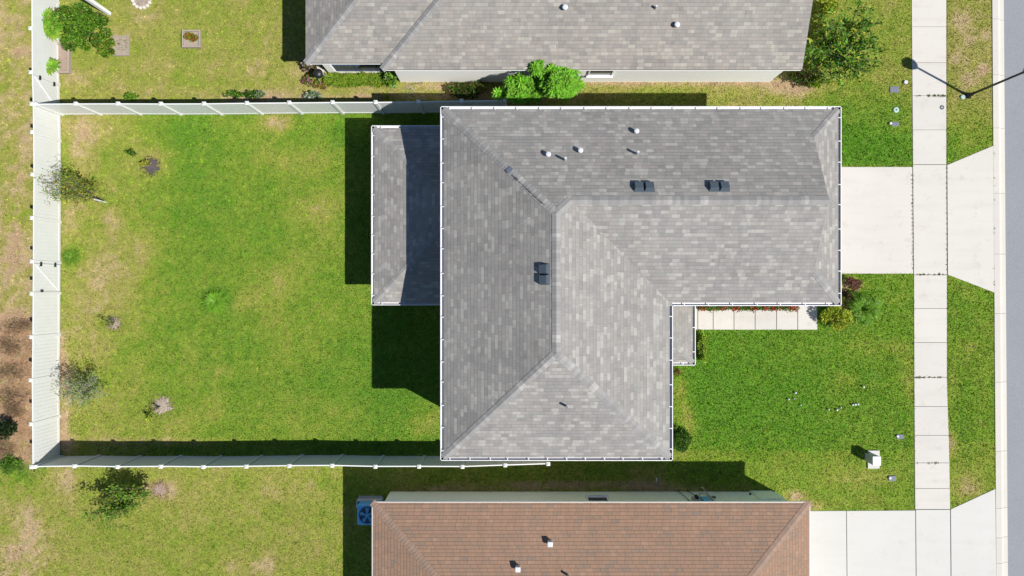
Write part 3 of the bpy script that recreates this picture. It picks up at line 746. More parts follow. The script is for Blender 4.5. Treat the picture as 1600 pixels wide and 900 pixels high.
de = MB(); o4 = [(bW, bN-dep), (bE, bN-dep), (bE, bN), (bW, bN)]
for i in range(4): de.obox(o4[i], o4[(i+1) % 4], .02, ZB-.1, ZB+.004, -.011)
de.build('drip_edge', M['trim'], broof)
bwN = -9.14; bx0 = G(610, 770).x; bx1 = G(1212, 769).x
soffit([(bW+.02, bN-dep+.02), (bE-.02, bN-dep+.02), (bE-.02, bN-.02), (bW+.02, bN-.02)], ZB-.101, hb, M['trim'])
walls([(bx0, bN-dep+.35), (bx1, bN-dep+.35), (bx1, bwN), (bx0, bwN)], ZB-.122, M['stucco_green'], hb)
x_ = G(921, 780, 1.8).x; window(x_, x_+.82, bwN, 0, 1.0, 2.1, 'n', hb)
x_ = G(834, 782, 2.1).x
vb = MB().box(x_, x_+.28, bwN, bwN+.06, 2.15, 2.4).build('wall_vent', M['trim'], hb); MB().box(x_+.03, x_+.25, bwN+.06, bwN+.066, 2.18, 2.37).build('louvre', M['cover'], vb)
# utility boxes, meters and cables on the shaded wall
x_ = G(1080, 778, 1.2).x
mx_ = MB().box(x_, x_+.32, bwN, bwN+.13, 1.2, 1.75).build('meter_box', M['grey_metal'], hb)
MB().lathe((x_+.16, bwN+.2), [(.085, 1.42), (.085, 1.56), (.05, 1.6)], 14).build('meter_dial', M['glass'], mx_)
MB().box(x_+.42, x_+.72, bwN, bwN+.10, 1.1, 1.8).build('breaker_box', M['blue'], hb)
MB().box(x_+.95, x_+1.12, bwN, bwN+.07, .9, 1.05).build('outlet_box', M['cover'], hb)
MB().box(x_+2.75, x_+2.83, bwN, bwN+.07, .45, .53).build('hose_tap', M['dark'], hb)
cb = MB(); 
cb.tube([(x_+.3, bwN+.04, 1.2), (x_+.25, bwN+.05, .6), (x_+.1, bwN+.06, .02)], .018, 6)
cb.tube([(x_-.1, bwN+.04, 2.4), (x_-.2, bwN+.05, 1.0), (x_-.32, bwN+.06, .02)], .015, 6)
cb.tube([(x_+.35, bwN+.05, 1.5), (x_+.45, bwN+.10, .75), (x_+.62, bwN+.10, .62), (x_+.80, bwN+.06, .9), (x_+.9, bwN+.04, 1.6)], .014, 6)
cb.build('cable', M['dark'], hb)
MB().tube([(x_+.9, bwN+.05, 1.7), (x_+.9, bwN+.05, .3), (x_+.78, bwN+.22, .08)], .035, 8).build('drain_pipe', M['white_pipe'], hb)
MB().box(bx1-1.15, bx1-.2, bwN, bwN+.05, .0, 1.25).build('access_panel', M['stucco_green'], hb)
def zbr(x, y): return ZB+sB*min(bN-y, x-bW, bE-x)
def onbr(px, py):
    z = 3.2
    for _ in range(12): p_ = G(px, py, z); z = zbr(p_.x, p_.y)
    return Vector((p_.x, p_.y, z))
for px, py in ((859, 847), (809, 886)): 
    c_ = onbr(px, py); mb = MB().box(c_.x-.085, c_.x+.085, c_.y-.085, c_.y+.085, c_.z-.1, c_.z+.2).box(c_.x-.105, c_.x+.105, c_.y-.105, c_.y+.105, c_.z+.2, c_.z+.29)
    o = mb.build('pipe_vent', M['white_pipe'], broof); bevel(o, .02, 2)
pipe_vent(onbr(888, 899), .045, .34, broof, M['white_pipe'], False)

# air conditioner beside it
ac_c = G(574, 805, .8); ac = empty('air_conditioner', (ac_c.x, ac_c.y, 0), 'shade-tinted blue square air conditioner with round fan beside the brown roofed house', 'air conditioner')
o = MB().box(ac_c.x-.46, ac_c.x+.46, ac_c.y-.46, ac_c.y+.46, .08, .78).build('body', M['blue'], ac); bevel(o, .09, 4)
MB().lathe((ac_c.x, ac_c.y), [(.36, .785), (.37, .80), (.34, .80), (.335, .788)], 32).build('fan_opening', M['bluedark'], ac)
fan = MB()
for k in range(5):
    a = k*2*math.pi/5+.4; ca, sa = math.cos(a), math.sin(a)
    r_ = [(.07, -.05, .815), (.31, -.10, .808), (.33, .06, .822), (.07, .05, .818)]
    fan.quad(*[(ac_c.x+u*ca-v_*sa, ac_c.y+u*sa+v_*ca, z+.008) for u, v_, z in r_])
fan.build('fan_blade', M['blue'], ac); MB().lathe((ac_c.x, ac_c.y), [(.085, .80), (.085, .84), (.05, .86)], 16).build('fan_motor', M['blue'], ac)
gl = MB()
for r_ in (.12, .20, .28, .35):
    gl.tube([(ac_c.x+r_*math.cos(t*math.pi/14), ac_c.y+r_*math.sin(t*math.pi/14), .87) for t in range(29)], .004, 4)
for k in range(10):
    a = k*math.pi/5; gl.tube([(ac_c.x+.06*math.cos(a), ac_c.y+.06*math.sin(a), .87), (ac_c.x+.37*math.cos(a), ac_c.y+.37*math.sin(a), .81)], .004, 4)
gl.build('grille', M['bluedark'], ac)
MB().box(ac_c.x-.55, ac_c.x+.55, ac_c.y-.5, ac_c.y+.62, -.02, .08).build('base', M['grey_metal'], ac)
p0 = G(560, 779); p1 = G(598, 779)
mb = MB().obox(p0, p1, .05, 0, .35).obox(p0, (p0.x, p0.y-.3), .05, 0, .35).obox(p1, (p1.x, p1.y-.3), .05, 0, .35)
tag(mb.build('edging_frame', M['white_pipe']), 'low pale frame on the ground just above the air conditioner', 'frame')

# ------------------------------------------------------------------ fences
FH = 1.83
def fence(label, pts, gates=(), protrude=.0, end_caps=True, name='fence', inner=1):
    """pts: world xy of the posts; panels between them. inner=+1: boards shifted to the left of the run"""
    c0 = pts[0]; root = empty('fence', (c0[0], c0[1], 0), label, 'fence', 'white vinyl fences')
    proto = None
    for i, q in enumerate(pts):
        mb = MB().box(-.062, .062, -.062, .062, -.05, FH+.04)
        if proto is None:
            me = mb.mesh('post'); me.materials.append(M['vinyl'])
            cm = MB().box(-.078, .078, -.078, .078, FH+.04, FH+.065); k = len(cm.v)
            cm.v += [(-.07,-.07,FH+.065),(.07,-.07,FH+.065),(.07,.07,FH+.065),(-.07,.07,FH+.065),(0,0,FH+.11)]
            cm.f += [(k,k+1,k+4),(k+1,k+2,k+4),(k+2,k+3,k+4),(k+3,k,k+4)]
            ce = cm.mesh('post_cap'); ce.materials.append(M['vinyl']); proto = (me, ce)
        o = bpy.data.objects.new('post', proto[0]); COL.objects.link(o); o.parent = root; o.location = (q[0]-c0[0], q[1]-c0[1], 0)
        cpo = bpy.data.objects.new('post_cap', proto[1]); COL.objects.link(cpo); cpo.parent = o
    for i in range(len(pts)-1):
        a, b = Vector((*pts[i], 0)), Vector((*pts[i+1], 0)); d = (b-a).normalized(); a2, b2 = a+d*.063, b-d*.063; L = (b2-a2).length
        sh = protrude*inner; isg = i in gates
        lift = .06 + random.uniform(-.006, .006)
        if isg: a2 = a2+d*.015; b2 = b2-d*.015; L -= .03
        mb = MB()
        nb = int(round(L/.152)); bw = L/nb
        for k in range(nb):
            mb.obox(a2+d*(k*bw+.004), a2+d*((k+1)*bw-.004), .022, lift+.09, FH-.09, sh)
        mb.obox(a2, b2, .006, lift+.09, FH-.09, sh)
        mb.obox(a2, b2, .045, FH-.09, FH, sh); mb.obox(a2, b2, .045, lift, lift+.12, sh)
        if isg:
            mb.obox(a2, a2+d*.05, .05, lift+.12, FH-.09, sh); mb.obox(b2-d*.05, b2, .05, lift+.12, FH-.09, sh)
        pn = mb.build('gate' if isg else 'fence_panel', M['vinyl'], root)
        if isg:
            nn = Vector((-d.y, d.x, 0)); s_ = (sh + .024*inner)
            br = MB().tube([a2+d*.06+nn*s_+Vector((0, 0, FH-.12)), b2-d*.06+nn*s_+Vector((0, 0, lift+.14))], .022, 4)
            br.build('brace', M['vinyl'], pn)
            for z_ in (.45, 1.4):
                q_ = a2+d*.02+nn*(sh+.035*inner); MB().box(q_.x-.03, q_.x+.03, q_.y-.09, q_.y+.09, z_-.05, z_+.05).build('hinge', M['dark'], pn)
            q_ = b2-d*.03+nn*(sh+.035*inner); MB().box(q_.x-.025, q_.x+.025, q_.y-.05, q_.y+.05, 1.25, 1.4).build('latch', M['dark'], pn)
    return root
def FT(px, py): q_ = G(px, py, FH); return (q_.x+random.uniform(-.014, .014), q_.y+random.uniform(-.014, .014))
pts = [FT(48.2, -90), FT(48.2, -22), FT(48.5, 45), FT(49, 113), FT(50.5, 162.5), FT(51.5, 207), FT(51.5, 272.5), FT(51.5, 340.5), FT(51, 408.5), FT(51, 458.5), FT(50, 527), FT(49.8, 594), FT(49.6, 662), FT(50, 729)]
fence('long white vinyl back fence standing upright along the left edge', pts, gates=(3, 8), protrude=.032, inner=1)
tx = [119, 185.5, 252.5, 319.5, 386.5, 453, 520.5, 587, 654.5, 721.5, 790]
pn_ = [FT(50.5+2.6, 162.8)] + [FT(x_, np.interp(x_, [50, 300, 590, 790], [162.5, 162, 160, 157.5])) for x_ in tx]
pn_[0] = (FT(50.5, 162)[0]+.13, FT(50, 162.5)[1])
fence('white vinyl fence between the two grey roofed houses running along the top of the yard', pn_, protrude=.0)
tx = [117.5, 185, 252, 319, 386, 452.5, 520, 587.5, 655, 722.5, 789.5, 857]
ty = [728.5, 729, 728.5, 729, 729, 728, 727.5, 728.8, 728.5, 729, 727, 725]
ps_ = [(FT(50, 729)[0]+.13, FT(50, 728.7)[1])] + [FT(a_, b_) for a_, b_ in zip(tx, ty)]
fence('white vinyl fence running along the bottom of the yard toward the brown roof', ps_, protrude=.0)

# ------------------------------------------------------------------ grass blades
def in_poly(px, py, poly):
    ins_ = np.zeros(px.shape, bool); k = len(poly)
    for i in range(k):
        x1, y1 = poly[i]; x2, y2 = poly[(i+1) % k]
        c = ((y1 > py) != (y2 > py)) & (px < (x2-x1)*(py-y1)/(y2-y1+1e-9)+x1); ins_ ^= c
    return ins_
NB = 760000
px = RNG.uniform(-20, 1564, NB); py = RNG.uniform(-20, 920, NB)
edge = (fbm(px/5., py/5., 77, 2)-.5)*3.0
keep = np.ones(NB, bool)
def cut(poly, grow=0): 
    global keep
    keep &= ~in_poly(px, py, poly)
cut([(-30-0, -30)]*3)
sw_l = np.interp(py, [-40, 260, 430, 797, 940], [1424, 1426, 1427.5, 1429.5, 1431]); sw_r = np.interp(py, [-40, 260, 430, 600, 700, 797, 940], [1478, 1478, 1479, 1479, 1482.5, 1484, 1486])
lush_edge = np.where((py > 200) & (py < 720), 1.6, .2)
keep &= ~((px > sw_l-1.0+edge*.5+lush_edge) & (px < sw_r+1.2+edge*.5-lush_edge*.8))
keep &= px < 1553+3.2*(py-450)/450 + edge*.3
keep &= ~((px > 1270) & (px < 1430) & (py > 261+edge*.6) & (py < 427+edge*.6))
keep &= ~((px > 1225) & (px < 1430) & (py > 796.5))
ap1 = py > 258-(px-1479)*30.5/73-0.0; ap2 = py < 429+(px-1480)*28.5/74
keep &= ~((px > 1476) & ap1 & ap2)
keep &= ~((px > 1483) & (py > 795.5-(px-1485)*32/70))
keep &= ~((px > 1062) & (px < 1277) & (py > 476) & (py < 515+edge*.7))
# house footprints (walls on the ground)
keep &= ~((px > 724) & (px < 1215) & (py > 232) & (py < 455)); keep &= ~((px > 724) & (px < 990) & (py > 232) & (py < 655))
keep &= ~((px > 600) & (px < 730) & (py > 210) & (py < 465)); keep &= ~((px > 628) & (px < 1200) & (py < 125)); keep &= ~((px > 517) & (px < 630) & (py < 112))
keep &= ~((px > 612) & (px < 1210) & (py > 771))
for bed in ([(90,68),(113,68),(114,117),(90,117)], [(176,56),(204,56),(206,90),(176,92)], [(286.5,48.5),(315,48.5),(316,76),(286.5,76)]): cut(bed)
for cx, cy, rr in ((222, 3, 16), (235, 259, 13), (177, 504, 9), (253, 633, 15), (1363, 719, 16), (1397, 140, 6), (1399, 172, 5), (1398, 194, 6), (1405, 682, 6), (1393, 747, 7), (574, 803, 22), (578, 790, 20)):
    keep &= ((px-cx)**2+(py-cy)**2) > rr*rr*(.8+.4*fbm(px/4., py/4., 5, 2))
px, py = px[keep], py[keep]
x = (px-800)/S; y = -(py-450)/S
jit = RNG.normal(0, .085, len(x))
col, d = lawn_col(x, y, jit)
thin = RNG.random(len(x)) < np.clip(1.25-1.05*np.clip(d-.55, 0, 1.2), .12, 1)
x, y, px, py, col, d = [q_[thin] for q_ in (x, y, px, py, col, d)]
N = len(x)
hgt = np.where((px > 1040) & (py > 190) & (py < 722), .062, .050)*RNG.uniform(.6, 1.25, N)*(1.1-.35*np.clip(d, 0, 1))
ang = RNG.uniform(0, 2*np.pi, N); wid = RNG.uniform(.012, .024, N); lean = RNG.uniform(.2, 1.1, N)*hgt
la = RNG.uniform(0, 2*np.pi, N)
bv = np.zeros((N, 3, 3)); wx_, wy_ = np.cos(ang)*wid, np.sin(ang)*wid
bv[:, 0] = np.stack([x-wx_, y-wy_, np.full(N, -.002)], -1); bv[:, 1] = np.stack([x+wx_, y+wy_, np.full(N, -.002)], -1)
bv[:, 2] = np.stack([x+np.cos(la)*lean, y+np.sin(la)*lean, hgt], -1)
clump = (.28+1.44*vnoise(px/2.3, py/2.3, 55))*(.68+.64*vnoise(px/4.6, py/4.6, 56))*1.06
bc = col*RNG.uniform(.75, 1.45, (N, 1))*clump[:, None]*(np.where((px > 1040) & (py > 190), 1.45, 1.10)*(.86+.28*fbm(px/55., py/55., 71, 3)))[:, None]
str_ = RNG.random(N) < .05+.16*np.clip(d, 0, 1); bc[str_] = np.array(alb(215, 195, 130))*RNG.uniform(.7, 1.1, (str_.sum(), 1))
me = arr_mesh('grass', bv.reshape(-1, 3), 3, bc)
gr = bpy.data.objects.new('grass', me); COL.objects.link(gr); me.materials.append(M['blades'])
tag(gr, 'short mown grass of green and straw blades covering every lawn', 'grass', kind='stuff')

# ------------------------------------------------------------------ vegetation tools
def leaves(pos, dirs, ln, wd, cols, name='crown', mat='foliage', parent=None, droop=.25):
    """pos (N,3) base, dirs (N,3) unit; diamond leaves folded a little"""
    N = len(pos); up = np.array([0, 0, 1.0])
    side = np.cross(dirs, up); nl = np.linalg.norm(side, axis=1, keepdims=True); side = np.where(nl > 1e-4, side/np.maximum(nl, 1e-4), np.array([1.0, 0, 0]))
    roll = RNG.normal(0, .5, N)[:, None]; nrm = np.cross(side, dirs); side = side*np.cos(roll)+nrm*np.sin(roll)
    ln = np.broadcast_to(ln, N)[:, None]; wd = np.broadcast_to(wd, N)[:, None]
    v = np.zeros((N, 4, 3)); v[:, 0] = pos
    mid = pos+dirs*ln*.5; v[:, 1] = mid+side*wd*.5; v[:, 3] = mid-side*wd*.5
    v[:, 2] = pos+dirs*ln-up*ln*droop*.5
    return link(name, arr_mesh(name, v.reshape(-1, 3), 4, cols), M[mat], parent)
def unit(v): return v/np.maximum(np.linalg.norm(v, axis=-1, keepdims=True), 1e-6)
def pal(names, n_, jit=.25, wts=None):
    P = np.array(names); i = RNG.choice(len(P), n_, p=wts); return P[i]*RNG.uniform(1-jit, 1+jit, (n_, 1))
DK = alb(58,96,30); MG = alb(98,148,40); LG = alb(146,192,62); BG = alb(130,196,58); YG = alb(200,208,70); OL = alb(150,150,70); BRW = alb(150,114,78); GG = alb(150,168,122); SL = alb(180,190,160)
def bush(name, label, cat, px_, py_, rx, ry, h, n_, ln, wd, cols, wts=None, clumps=14, group=None, z0=.05, open_=.55, ztilt=.7, stems=7, bark='bark', trunk_name='stem', off=(0, 0), shape=None):
    """clumped crown: leaves spread over and through sub-clumps; px_,py_ = stem base in the plan, off = crown shift (m)"""
    c = G(px_, py_); root = empty(name, (c.x, c.y, 0), label, cat, group)
    cx, cy = c.x+off[0], c.y+off[1]
    cen = []
    while len(cen) < clumps:
        u, v_, t = random.uniform(-1, 1), random.uniform(-1, 1), random.uniform(.25, 1)
        if u*u+v_*v_ > 1: continue
        if shape and not shape(u, v_): continue
        cen.append((cx+u*rx*.78, cy+v_*ry*.78, z0+(h-z0)*t*math.sqrt(max(.15, 1-.7*(u*u+v_*v_)))))
    cen = np.array(cen); k = RNG.integers(0, clumps, n_)
    csz = RNG.uniform(.6, 1.3, clumps)[k][:, None]*open_*np.array([rx, ry, h*.45])*.62
    dv_ = unit(RNG.normal(0, 1, (n_, 3))); rad = RNG.uniform(.35, 1, n_)[:, None]**.6
    pos = cen[k]+dv_*rad*csz; pos[:, 2] = np.maximum(pos[:, 2], .02)
    dirs = unit(dv_*.8+RNG.normal(0, .5, (n_, 3))+np.array([0, 0, ztilt*.6]))
    shade = RNG.uniform(.75, 1.25, clumps)[k][:, None]
    leaves(pos, dirs, RNG.uniform(.7, 1.3, n_)*ln, RNG.uniform(.7, 1.2, n_)*wd, pal(cols, n_, .25, wts)*shade, 'crown', parent=root)
    mb = MB()
    for i in range(min(stems, clumps)):
        e = cen[i]; m_ = ((c.x+e[0])/2+random.uniform(-.08, .08), (c.y+e[1])/2+random.uniform(-.08, .08), e[2]*.45)
        mb.tube([(c.x+random.uniform(-.04, .04), c.y+random.uniform(-.04, .04), -.03), m_, tuple(e)], [.03, .02, .008], 6)
    mb.build(trunk_name, M[bark], root); return root
def tuft(name, label, cat, px_, py_, r, h, n_, cols, group=None, wid=.02, arch=.6, parent=None):
    """arching blades from one point (3 segments)"""
    c = G(px_, py_); a = RNG.uniform(0, 2*np.pi, n_); rr = r*RNG.uniform(.45, 1.05, n_); hh_ = h*RNG.uniform(.6, 1.1, n_)
    ex, ey = np.cos(a), np.sin(a); sx, sy = -ey, ex; b0x = c.x+RNG.normal(0, r*.1, n_); b0y = c.y+RNG.normal(0, r*.1, n_)
    ring = []
    for t, w_ in ((0, .7), (.35, 1), (.7, .8), (1, .08)):
        zz = hh_*(2.2*t*(1-t*arch)); ring.append((b0x+ex*rr*t, b0y+ey*rr*t, zz, w_*wid/2))
    quads = []; cols_ = pal(cols, n_, .3); cc_ = []
    for i in range(3):
        A_, B_ = ring[i], ring[i+1]
        q_ = np.zeros((n_, 4, 3))
        q_[:, 0] = np.stack([A_[0]-sx*A_[3], A_[1]-sy*A_[3], A_[2]], -1); q_[:, 1] = np.stack([A_[0]+sx*A_[3], A_[1]+sy*A_[3], A_[2]], -1)
        q_[:, 2] = np.stack([B_[0]+sx*B_[3], B_[1]+sy*B_[3], B_[2]], -1); q_[:, 3] = np.stack([B_[0]-sx*B_[3], B_[1]-sy*B_[3], B_[2]], -1)
        quads.append(q_); cc_.append(cols_)
    v = np.concatenate(quads).reshape(-1, 3)
    o = link(name, arr_mesh(name, v, 4, np.concatenate(cc_)), M['foliage'], parent)
    if parent is None: tag(o, label, cat, group)
    return o
def disc(name, label, cat, px_, py_, r, mat, h=.05, group=None, jag=.32, n_=34, ell=1.0):
    c = G(px_, py_); mb = MB(); pts = []
    for i in range(n_):
        a = 2*math.pi*i/n_; q_ = r*(1+random.uniform(-jag, jag)); pts.append((c.x+q_*math.cos(a), c.y+q_*math.sin(a)*ell))
    mb.v = [(c.x, c.y, h)] + [(p_[0]*.6+c.x*.4, p_[1]*.6+c.y*.4, h*.8) for p_ in pts] + [(p_[0], p_[1], .004) for p_ in pts]
    for i in range(n_):
        j = (i+1) % n_; mb.f += [(0, 1+i, 1+j), (1+i, 1+n_+i, 1+n_+j, 1+j)]
    o = mb.build(name, mat)
    if label: tag(o, label, cat, group)
    return o
def debris(root, px_, py_, r, n_, cols, ln=.06, z=.05, name='mulch_chips'):
    c = G(px_, py_); a = RNG.uniform(0, 2*np.pi, n_); rr = r*np.sqrt(RNG.random(n_))
    pos = np.stack([c.x+rr*np.cos(a), c.y+rr*np.sin(a), RNG.uniform(.01, z, n_)], -1); dr_ = unit(RNG.normal(0, 1, (n_, 3))*np.array([1, 1, .2]))
    return tag(leaves(pos, dr_, RNG.uniform(.6, 1.4, n_)*ln, ln*.35, pal(cols, n_, .35), name, parent=root, droop=0), kind='stuff')

# ------------------------------------------------------------------ big rosette-leaved green tree between the houses
def rosettes(cen, sizes, per, cols, root, ln, wd, name='crown'):
    pos = []; dirs = []; L = []; C = []
    for (c_, s_) in zip(cen, sizes):
        sh = random.uniform(.8, 1.2); tilt = np.array([random.gauss(0, .25), random.gauss(0, .25), 0])
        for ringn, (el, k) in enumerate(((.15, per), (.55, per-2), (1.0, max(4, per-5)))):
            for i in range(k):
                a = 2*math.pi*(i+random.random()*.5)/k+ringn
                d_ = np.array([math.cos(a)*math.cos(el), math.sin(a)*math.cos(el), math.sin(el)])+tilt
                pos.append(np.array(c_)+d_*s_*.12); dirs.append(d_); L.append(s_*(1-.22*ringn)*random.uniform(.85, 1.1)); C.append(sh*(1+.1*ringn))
    pos = np.array(pos); dirs = unit(np.array(dirs)); L = np.array(L)
    return leaves(pos, dirs, L, L*wd, pal(cols, len(L), .16)*np.array(C)[:, None], name, parent=root, droop=.5)
cb_ = G(853, 146); root = empty('round_leafed_tree', (cb_.x, cb_.y, 0), 'bright green tree with whorled leaves between the two grey roofed houses', 'tree')
cen = []; sz = []
def addc(px_, py_, z_, s_): q_ = G(px_, py_, z_); cen.append((q_.x, q_.y, z_)); sz.append(s_)
for _ in range(150):
    while True:
        u, v_ = random.uniform(-1, 1), random.uniform(-1, 1)
        if u*u+v_*v_ < 1: break
    addc(872+u*27, 125+v_*28, 2.1+1.1*math.sqrt(1-u*u-v_*v_)*random.uniform(.35, 1), random.uniform(.17, .25))
for _ in range(60):
    u, v_ = random.uniform(-1, 1), random.uniform(-1, 1); addc(818+u*24, 138+v_*15, random.uniform(1.7, 2.3), random.uniform(.17, .25))
for q_ in ((778, 146, 1.9), (782, 149, 1.8), (795, 134, 2.0), (807, 123, 2.1), (812, 120, 2.2), (836, 104, 3.0), (832, 100, 2.8), (840, 108, 2.9), (843, 101, 2.9), (835, 109, 2.8), (824, 145, 2.1), (821, 151, 1.9), (838, 127, 1.6), (892, 104, 2.7), (897, 109, 2.6), (890, 100, 2.7), (898, 128, 2.3), (903, 126, 2.2), (906, 133, 2.1), (850, 96, 2.4), (860, 93, 2.4), (870, 96, 2.5), (840, 150, 1.9), (833, 152, 1.8), (902, 138, 1.9)):
    addc(*q_, random.uniform(.2, .28))
sz = [q_*1.16 for q_ in sz]
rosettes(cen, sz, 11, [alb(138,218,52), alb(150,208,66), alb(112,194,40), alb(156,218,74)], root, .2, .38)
mb = MB(); mb.tube([(cb_.x, cb_.y, -.05), (cb_.x+.05, cb_.y, .7), (cb_.x+.2, cb_.y+.1, 1.4)], [.10, .08, .06], 8)
for i in range(0, len(cen), 7):
    e = cen[i]; mb.tube([(cb_.x+.05, cb_.y, .6), ((e[0]+cb_.x)/2, (e[1]+cb_.y)/2, e[2]*.62), e], [.04, .025, .012], 5)
mb.build('trunk', M['bark'], root)
bush('dark_shrub', 'low dark shrub against the white wall left of the bright whorled tree', 'shrub', 735, 145, .95, .35, .9, 1500, .13, .06, [DK, MG, BRW, DK], clumps=14)
bush('leafy_plant', 'small bright broad leafed plant in front of the low dark shrub', 'plant', 737, 147, .3, .22, .5, 90, .22, .09, [LG, MG], clumps=5, stems=4)

def branchy(name, label, cat, px_, py_, rx, ry, h, nb, per, ln, wd, cols, rot=0.0, bark='bark', off=(0, 0), twigs=4, rad=.035, spread=.06, hmin=.45, group=None, fill=.3, sidelen=.35):
    """tree of arching boughs with side twigs; leaves sit along the outer part of every twig"""
    c = G(px_, py_); root = empty(name, (c.x, c.y, 0), label, cat, group); mb = MB(); segs = []
    B0 = Vector((c.x, c.y, 0))
    for i in range(nb):
        a = 2*math.pi*(i+random.random())/nb; r_ = math.sqrt(random.uniform(.12, 1)); r_ *= random.uniform(.75, 1.15); u_, w_ = rx*r_*math.cos(a), ry*r_*math.sin(a); e = Vector((c.x+off[0]+u_*math.cos(rot)-w_*math.sin(rot), c.y+off[1]+u_*math.sin(rot)+w_*math.cos(rot), h*random.uniform(hmin, 1)*(1.05-.35*r_)))
        s_ = B0+Vector((off[0]*.15, off[1]*.15, h*random.uniform(.08, .25))); m_ = s_.lerp(e, .5)+Vector((random.gauss(0, .08)*rx, random.gauss(0, .08)*ry, h*.10))
        pts_ = [s_*(1-t)**2+m_*2*t*(1-t)+e*t*t for t in (0, .25, .5, .75, 1)]; mb.tube(pts_, [rad*.6, rad*.5, rad*.38, rad*.26, rad*.12], 5)
        segs.append((pts_[2], pts_[4])); segs.append((pts_[1], pts_[3]))
        for _ in range(twigs):
            t = random.uniform(.3, .95); p_ = s_*(1-t)**2+m_*2*t*(1-t)+e*t*t
            q_ = p_+Vector((random.gauss(0, 1)*rx, random.gauss(0, 1)*ry, random.gauss(.1, .4)*h*.5))*sidelen
            q_.z = max(q_.z, .15); mb.tube([p_, p_.lerp(q_, .5)+Vector((0, 0, .03)), q_], [rad*.25, rad*.17, rad*.08], 4); segs.append((p_, q_))
    mb.tube([B0-Vector((0, 0, .05)), B0+Vector((off[0]*.08, off[1]*.08, h*.12)), B0+Vector((off[0]*.18, off[1]*.18, h*.28))], [rad*1.5, rad*1.2, rad*.8], 8)
    mb.build('trunk', M[bark], root)
    P0 = np.array([list(s_[0]) for s_ in segs]); P1 = np.array([list(s_[1]) for s_ in segs]); n_ = per*len(segs); k = RNG.integers(0, len(segs), n_)
    t = RNG.uniform(.1, 1.05, n_)[:, None]; dr = unit(P1-P0)[k]
    pos = P0[k]*(1-t)+P1[k]*t+RNG.normal(0, spread, (n_, 3)); pos[:, 2] = np.maximum(pos[:, 2], .05)
    dirs = unit(dr*.5+RNG.normal(0, .6, (n_, 3))+np.array([0, 0, .15])); sh = RNG.uniform(.75, 1.25, len(segs))[k][:, None]
    leaves(pos, dirs, RNG.uniform(.7, 1.3, n_)*ln, RNG.uniform(.7, 1.2, n_)*wd, pal(cols, n_, .28)*sh, 'crown', parent=root); return root
# ------------------------------------------------------------------ open tree at the top right
branchy('open_branching_tree', 'open dark green tree beside the top house near the street', 'tree', 1292, 90, 1.75, 1.85, 3.3, 32, 14, .20, .08, [alb(110,168,50), MG, LG, alb(120,185,60), YG, DK], spread=.045, twigs=5, sidelen=.22)
bush('white_flower_cluster', 'white flowering cluster under the open branching tree', 'flowers', 1291, 105, .12, .12, 1.2, 90, .08, .06, [alb(245,240,240)], clumps=4, stems=2, z0=.9, open_=.9)
bush('yellow_shrub', 'yellow green shrub touching the top house above the open branching tree', 'shrub', 1283, 14, .45, .6, 1.0, 1500, .10, .05, [YG, LG, alb(205,200,40)], clumps=9)
bush('low_shrub', 'low yellow green shrub below the open branching tree', 'shrub', 1272, 131, .6, .3, .6, 900, .11, .05, [YG, LG, MG], clumps=8)
bush('dark_plant', 'dark leafy plant by the lower right corner of the top house', 'shrub', 1245, 123, .75, .35, .7, 1100, .14, .05, [DK, MG, BRW], clumps=10)
# white blossoms
def blossoms(label, pts, r, cols, name='blossom', z=.1, cat='flowers', k=6, group=None):
    v = []; C = []
    for px_, py_, zz in pts:
        c = G(px_, py_, zz); col_ = cols[random.randrange(len(cols))]
        for i in range(k):
            a0 = 2*math.pi*i/k; a1 = a0+math.pi/k*1.6; am = (a0+a1)/2; rr = r*random.uniform(.8, 1.2)
            v += [(c.x, c.y, zz), (c.x+rr*.7*math.cos(a0), c.y+rr*.7*math.sin(a0), zz+.02), (c.x+rr*math.cos(am), c.y+rr*math.sin(am), zz+.015), (c.x+rr*.7*math.cos(a1), c.y+rr*.7*math.sin(a1), zz+.02)]
            C.append(col_)
    return v, C

# ------------------------------------------------------------------ top-left yard
def shape_l(u, v_): return True
c = G(138, 55)
bush('dense_round_shrub', 'large dense green shrub with orange tinged leaves in the top left yard', 'shrub', 142, 52, 1.30, 1.15, 1.7, 9000, .10, .055, [alb(80,130,30), LG, alb(100,152,36), DK, alb(196,170,60)], wts=[.33, .28, .27, .10, .02], clumps=58, open_=.33, stems=20)
bush('dense_round_shrub', 'lower right lobe of shrubbery with orange leaves beside the small stone bed', 'shrub', 172, 78, .52, .45, 1.1, 1900, .10, .055, [MG, LG, DK, alb(200,150,60)], wts=[.4, .3, .18, .12], clumps=16, open_=.4, stems=8)
bush('brown_leafed_shrub', 'small brown leafed shrub between the bright plant and the large dense shrub', 'shrub', 101, 40, .38, .6, .9, 900, .11, .05, [BRW, MG, DK, alb(150,90,60)], clumps=10, open_=.4)
def papaya(label, px_, py_, h, L, k, spread=1):
    c = G(px_, py_); root = empty('broad_leafed_plant', (c.x, c.y, 0), label, 'plant', 'bright broad leafed plants by the back fence')
    mb = MB().tube([(c.x, c.y, -.03), (c.x, c.y, h*.8)], [.04, .03], 7); n_ = 0; cs = []; ss = []
    for _ in range(spread): cs.append((c.x+random.gauss(0, .16)*(spread > 1), c.y+random.gauss(0, .22)*(spread > 1), h*random.uniform(.75, 1))); ss.append(L*random.uniform(.8, 1.1))
    mb.build('stem', M['bark'], root); rosettes(cs, ss, k, [BG, alb(140,192,62), alb(176,206,80)], root, L, .42, 'leaf_crown')
papaya('larger bright green broad leafed plant overlapping the top left fence', 99, 53, 1.1, .42, 12, 11)
papaya('smaller bright green broad leafed plant at the lower end of the timber bed', 94, 98, .9, .36, 13, 3)
